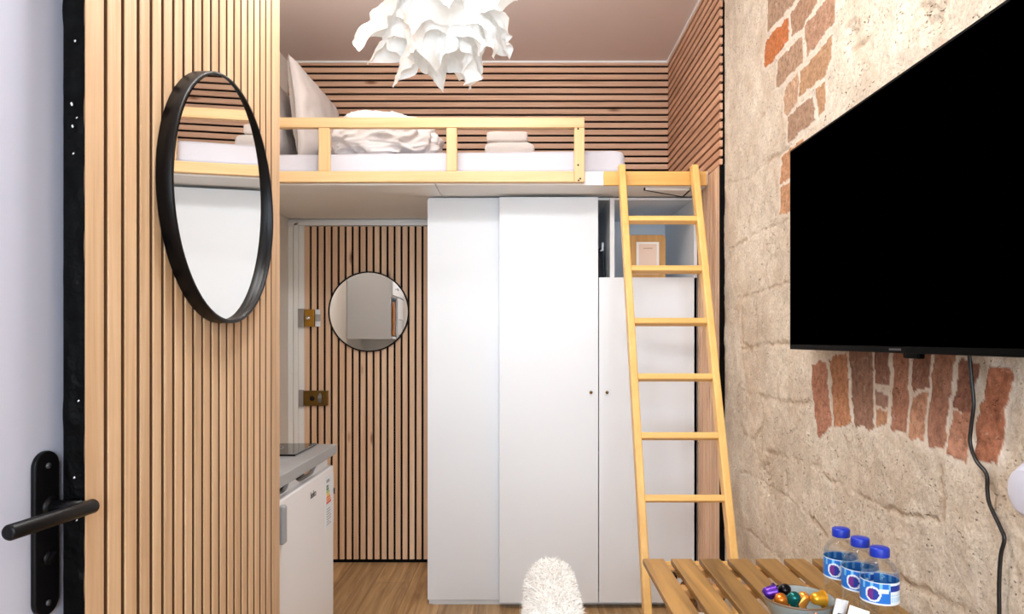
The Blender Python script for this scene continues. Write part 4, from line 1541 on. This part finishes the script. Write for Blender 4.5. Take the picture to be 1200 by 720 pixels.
def sachet(c, up, right, w_, h_, label):
    up, right = Vector(up).normalized(), Vector(right).normalized()
    nn_ = right.cross(up).normalized()
    mb = MB()
    for sg in (1, -1):
        mb.grid(lambda u, v: Vector(c) + right * ((u - 0.5) * w_) + up * ((v - 0.5) * h_) + nn_ * (sg * (0.0003 + 0.0032 * max(0, math.sin(PI * u)) ** 0.6 * min(1, max(0, min(v, 1 - v) - 0.1) * 6)) + 0.0012 * nz((u * 4, v * 6, sg), 1.0, 4)), 14, 26)
    mb.obox(Vector(c) + up * (h_ * 0.18) + nn_ * 0.0036, [right, up, nn_], (w_ * 0.22, h_ * 0.05, 0.0003), 1)
    return tag(mb.build('sugar_sachet', ['paper_white', 'dark_grey'], recalc=False), label, 'sachet', 'white sachets on the table')


sachet((0.583, 1.322, tzt + 0.034), (0.30, 0.15, 0.9), (1, 0.25, -0.3), 0.028, 0.092, 'white paper sachet leaning upright behind the other two sachets')
sachet((0.600, 1.290, tzt + 0.032), (0.36, 0.25, 0.9), (0.95, -0.35, -0.25), 0.034, 0.088, 'white paper sachet leaning against the nearest water bottle')
sachet((0.585, 1.262, tzt + 0.026), (0.5, 0.1, 0.8), (0.9, -0.3, -0.4), 0.032, 0.080, 'white paper sachet lowest and frontmost beside the glass bowl')

# ------------------------------------------------------------------ chair with a fur cover
YC = 1.20
cx_ = 0.063
ch = thing('chair', (cx_ - 0.18, YC + 0.19, 0), 'chair with its backrest wrapped in shaggy white fur in front of the wardrobe', 'chair')
fz1 = H - 0.455


def fur_surf(u, v):
    """u: 0..1 across from left hem over the top to right hem, v: along the chair back (Y)"""
    a = (u - 0.5) * 2
    hgt_ = 0.36
    t = abs(a)
    e = min(v, 1 - v) / 0.12
    k = 1.0 if e >= 1 else math.sqrt(max(0, 1 - (1 - e) ** 2))
    if t < 0.25:
        th = t / 0.25 * PI / 2
        x, z = 0.047 * math.sin(th), 0.047 * math.cos(th) - 0.047
    else:
        dd = (t - 0.25) / 0.75
        x, z = 0.047 + 0.015 * (1 - math.exp(-3.0 * dd)) + 0.008 * dd, -0.047 - dd * hgt_
    x = math.copysign(x, a) * (0.25 + 0.75 * k)
    z -= 0.05 * (1 - k)
    return Vector((cx_ + x, YC + v * 0.36, fz1 - 0.014 + z))


fs = MB().grid(fur_surf, 48, 36)
for v_ in (0.0, 1.0):
    ring = [fur_surf(i / 48, v_) for i in range(49)]
    fs.add(ring, [list(range(49))], 0, 1.0, True)
fur = fs.build('fur_cover', 'fur_shade', ch)
rnd = random.Random(5)
st_ = MB()


def strand(p, n, ln, curl):
    d = (n + Vector((rnd.gauss(0, .45), rnd.gauss(0, .45), rnd.gauss(-0.25, .45)))).normalized()
    side = d.cross(Vector((rnd.gauss(0, 1), rnd.gauss(0, 1), rnd.gauss(0, 1)))).normalized()
    w_ = 0.0009
    pts = []
    q = Vector(p)
    for k in range(4):
        ww = w_ * (1 - k / 3.4)
        pts += [q - side * ww, q + side * ww]
        d = (d + Vector((rnd.gauss(0, curl), rnd.gauss(0, curl), rnd.gauss(-0.06, curl)))).normalized()
        q = q + d * ln / 3
    st_.add(pts, [(0, 1, 3, 2), (2, 3, 5, 4), (4, 5, 7, 6)], 0, 1.0, True)


for _ in range(22000):
    u, v = rnd.random(), (rnd.random() ** 1.5 if rnd.random() < 0.75 else rnd.random())
    u = 0.5 + (u - 0.5) * (0.75 if rnd.random() < 0.7 else 1.0)
    e = 0.004
    p = fur_surf(u, v)
    du_, dv_ = fur_surf(min(u + e, 1), v) - fur_surf(max(u - e, 0), v), fur_surf(u, min(v + e, 1)) - fur_surf(u, max(v - e, 0))
    n = du_.cross(dv_)
    n = n.normalized() if n.length > 1e-9 else Vector((0, -1, 0))
    if n.dot(p - Vector((cx_, YC + 0.18, p.z - 0.03))) < 0:
        n = -n
    strand(p, n, rnd.uniform(0.007, 0.016), 0.5)
for _ in range(5000):       # near end of the cover
    a, b = rnd.uniform(-1, 1), rnd.random()
    zq = -0.02 - b * 0.30
    xq = a * (0.03 + 0.03 * min(1, b * 4))
    strand(Vector((cx_ + xq, YC + 0.002, fz1 - 0.03 + zq)), Vector((a * 0.4, -1, 0.1)), rnd.uniform(0.008, 0.018), 0.35)
st_.build('fur_pile', 'fur', fur, recalc=False)['kind'] = 'stuff'
# wooden chair underneath
for yy_ in (YC + 0.05, YC + 0.31):
    MB().obox(Vector((cx_, yy_, 0.385)), [(1, 0, 0), (0, 1, 0), (0.0, 0, 1)], (0.014, 0.018, 0.385)).build('leg', 'acacia_z', ch, bevel=0.003)
    MB().obox(Vector((cx_ - 0.36, yy_, 0.215)), [(1, 0, 0), (0, 1, 0), (0, 0, 1)], (0.014, 0.018, 0.215)).build('leg', 'acacia_z', ch, bevel=0.003)
se = MB()
for k in range(5):
    se.box((cx_ - 0.016 - k * 0.076 - 0.066, YC + 0.02, 0.43), (cx_ - 0.016 - k * 0.076, YC + 0.34, 0.448))
se.build('seat', 'acacia', ch, bevel=0.002)

# white fluffy stool under the table
sx0, sx1, sy0, sy1, szt = 0.425, 0.70, 1.93, 2.225, H - 0.835
sl = thing('stool', ((sx0 + sx1) / 2, (sy0 + sy1) / 2, 0), 'white fluffy stool showing under the slatted table beside the ladder', 'stool')
sp2 = MB()


def pad(u, v):
    t, ph = 2 * PI * u, PI * (v - 0.5)
    f_ = lambda q, e: math.copysign(abs(q) ** e, q)
    x = (sx1 - sx0) / 2 * f_(math.cos(ph), 0.4) * f_(math.cos(t), 0.45)
    y = (sy1 - sy0) / 2 * f_(math.cos(ph), 0.4) * f_(math.sin(t), 0.45)
    z = 0.035 * f_(math.sin(ph), 0.6)
    p = Vector(((sx0 + sx1) / 2 + x, (sy0 + sy1) / 2 + y, szt - 0.035 + z))
    return p + Vector((0, 0, 1)) * nz(p, 60, 4) * 0.004


sp2.grid(pad, 72, 28, closed_u=True)
sp2.build('seat_pad', 'fur_shade', sl)
for xx in (sx0 + 0.05, sx1 - 0.05):
    for yy_ in (sy0 + 0.05, sy1 - 0.05):
        MB().tube([(xx, yy_, 0), (xx, yy_, szt - 0.062)], 0.014, 12).build('leg', 'acacia_z', sl)

# ------------------------------------------------------------------ pendant lamp
SPN = 450.0
lc = Vector(((515 - VX) / SPN, F / SPN, H + 0.86))
pn = thing('pendant_lamp', (lc.x, lc.y, lc.z), 'white crumpled paper pendant lamp hanging from the ceiling', 'lamp')


def sheet(zt_, arc, phm, half, rot, folds, amp, seed, dx=0.0, dy=0.0):
    def fn(u, v):
        a, b = (2 * u - 1) * half, (2 * v - 1) * half
        rho = math.hypot(a, b) + 0.006
        th = math.atan2(b, a) + rot
        ph = min(rho / arc, phm)
        r = arc * math.sin(ph)
        z = -arc * (1 - math.cos(ph))
        ex = max(0.0, rho - arc * phm)
        r += ex * math.cos(phm)
        z -= ex * math.sin(phm)
        w = min(1.0, max(0.0, (rho - 0.35 * half) / (0.9 * half)))
        q = Vector((math.cos(th), math.sin(th), seed * 3.1))
        wob = math.sin(folds * th + seed) + 0.7 * math.sin((folds * 2 - 1) * th + 2.3 * seed) + 0.8 * mnoise.noise(q * 2.3)
        r *= 1 + 0.0
        r += amp * w * wob
        z += amp * 0.7 * w * math.cos(folds * th * 0.5 + seed * 1.7) + amp * w * mnoise.noise(q * 3.1 + Vector((5, 1, 2)))
        th += 0.10 * w * mnoise.noise(q * 4 + Vector((9, 2, 7)))
        p = Vector((r * math.cos(th), r * math.sin(th), z))
        # sharp crumples
        g = Vector((a, b, seed)) * 15
        cr = (abs(mnoise.noise(g)) - 0.25) * 0.034 + (abs(mnoise.noise(g * 2.1)) - 0.25) * 0.016 + (abs(mnoise.noise(g * 4.7)) - 0.25) * 0.006
        nrm = Vector((math.sin(ph) * math.cos(th), math.sin(ph) * math.sin(th), math.cos(ph)))
        p += nrm * cr * (0.25 + 0.75 * w)
        return Vector((lc.x + dx, lc.y + dy, zt_)) + p
    mb = MB().grid(fn, 64, 64)
    return mb.build('paper_sheet', 'paper', pn, recalc=False)


sheet(lc.z + 0.135, 0.165, 0.95, 0.200, 0.25, 3, 0.030, 1)
sheet(lc.z + 0.090, 0.150, 1.05, 0.200, 1.00, 4, 0.030, 2)
sheet(lc.z + 0.045, 0.130, 1.28, 0.180, 0.55, 4, 0.026, 3)
sheet(lc.z + 0.010, 0.112, 1.40, 0.165, 0.15, 5, 0.022, 4)
sheet(lc.z - 0.035, 0.085, 1.45, 0.142, 0.80, 5, 0.018, 5)
bz = lc.z + 0.36
MB().lathe([(0, -0.055), (0.03, -0.046), (0.05, -0.023), (0.055, 0.0), (0.05, 0.023), (0.03, 0.046), (0, 0.055)], (lc.x, lc.y, bz), 32).build('bulb', 'bulb', pn)
MB().tube([(lc.x, lc.y, lc.z - 0.06), (lc.x, lc.y, bz - 0.05)], 0.006, 12).build('lamp_stem', 'white_plastic', pn)
MB().tube([(lc.x, lc.y, bz + 0.05), (lc.x, lc.y, bz + 0.10)], 0.014, 16).build('bulb_holder', 'white_plastic', pn)
MB().tube([(lc.x, lc.y, bz + 0.10), (lc.x, lc.y, ZC - 0.02)], 0.0035, 10).build('lamp_cord', 'white_plastic', pn)
MB().lathe([(0.048, 0), (0.046, -0.012), (0.03, -0.025), (0, -0.026)], (lc.x, lc.y, ZC - 0.0005), 28).build('ceiling_rose', 'white_plastic', pn)


# ------------------------------------------------------------------ lights
def light(name, kind, loc, energy, col, size=0.1, rot=(0, 0, 0), **kw):
    l = D.lights.new(name, kind)
    l.energy, l.color = energy, col
    if kind == 'POINT':
        l.shadow_soft_size = size
    elif kind == 'AREA':
        l.shape, l.size = kw.get('shape', 'DISK'), size
        if 'size_y' in kw:
            l.size_y = kw['size_y']
    o = D.objects.new(name, l)
    COL.objects.link(o)
    o.location, o.rotation_euler = loc, rot
    return o


light('pendant_light', 'POINT', (lc.x, lc.y, bz), 32, (1.0, 0.99, 0.975), 0.075)
# flush ceiling lamp added out of view as fill light
cl = thing('added_ceiling_lamp', (-0.10, 1.42, ZC - 0.05), 'round flush white ceiling lamp added out of view as fill light', 'lamp')
MB().lathe([(0.19, 0.0495), (0.20, 0.045), (0.20, 0.004), (0.195, 0.0), (0.185, 0.001), (0.185, 0.012), (0, 0.012)], n=48).build('added_lamp_housing', 'white_plastic', cl, local=True)
light('ceiling_fill_light', 'AREA', (-0.10, 1.42, ZC - 0.052), 33, (1.0, 0.99, 0.98), 0.36)
# small unseen ceiling globe added to brighten the loft and ceiling
g2 = thing('added_ceiling_lamp', (-0.35, 2.72, ZC - 0.12), 'small white ceiling globe added out of view to brighten the loft bed', 'lamp')
MB().lathe([(0, -0.055), (0.03, -0.046), (0.05, -0.023), (0.055, 0.0), (0.05, 0.023), (0.03, 0.046), (0, 0.055)], n=32).build('globe', 'bulb', g2, local=True)
MB().lathe([(0.02, 0.05), (0.02, 0.10), (0.05, 0.105), (0.05, 0.1195)], n=24).build('added_lamp_base', 'white_plastic', g2, local=True)
light('globe_fill_light', 'POINT', (-0.35, 2.72, ZC - 0.12), 52, (1.0, 0.99, 0.97), 0.07)
# fill daylight through the window added behind the viewpoint
pt = light('added_window_light', 'AREA', ((wx0 + wx1) / 2, YR - 0.02, (wz0 + wz1) / 2), 1, (1, 1, 1), wx1 - wx0, (PI / 2, 0, 0), shape='RECTANGLE', size_y=wz1 - wz0)
pt.data.cycles.is_portal = True
w = D.worlds.new('daylight')
SC.world = w
w.use_nodes = True
bg = w.node_tree.nodes['Background']
bg.inputs['Color'].default_value = (0.74, 0.87, 1.0, 1)
bg.inputs['Strength'].default_value = 20.0

# ------------------------------------------------------------------ camera
cam = D.cameras.new('camera')
cam.sensor_width, cam.lens = 36.0, F / 1200 * 36
cam.shift_x, cam.shift_y = -10 / 1200, 38 / 1200
cam.clip_start = 0.02
co = D.objects.new('camera', cam)
COL.objects.link(co)
co.location = (0, 0, H)
co.rotation_euler = (PI / 2, 0, 0)
SC.camera = co

SC.view_settings.view_transform = 'Standard'
SC.view_settings.look = 'None'
SC.view_settings.gamma = 1.0
SC.view_settings.use_curve_mapping = False
SC.view_settings.exposure = -0.18
SC.cycles.use_denoising = True
SC.cycles.max_bounces = 10
SC.cycles.diffuse_bounces = 5
SC.cycles.transparent_max_bounces = 12
SC.cycles.caustics_reflective = False
SC.cycles.caustics_refractive = False
SC.cycles.sample_clamp_indirect = 6.0
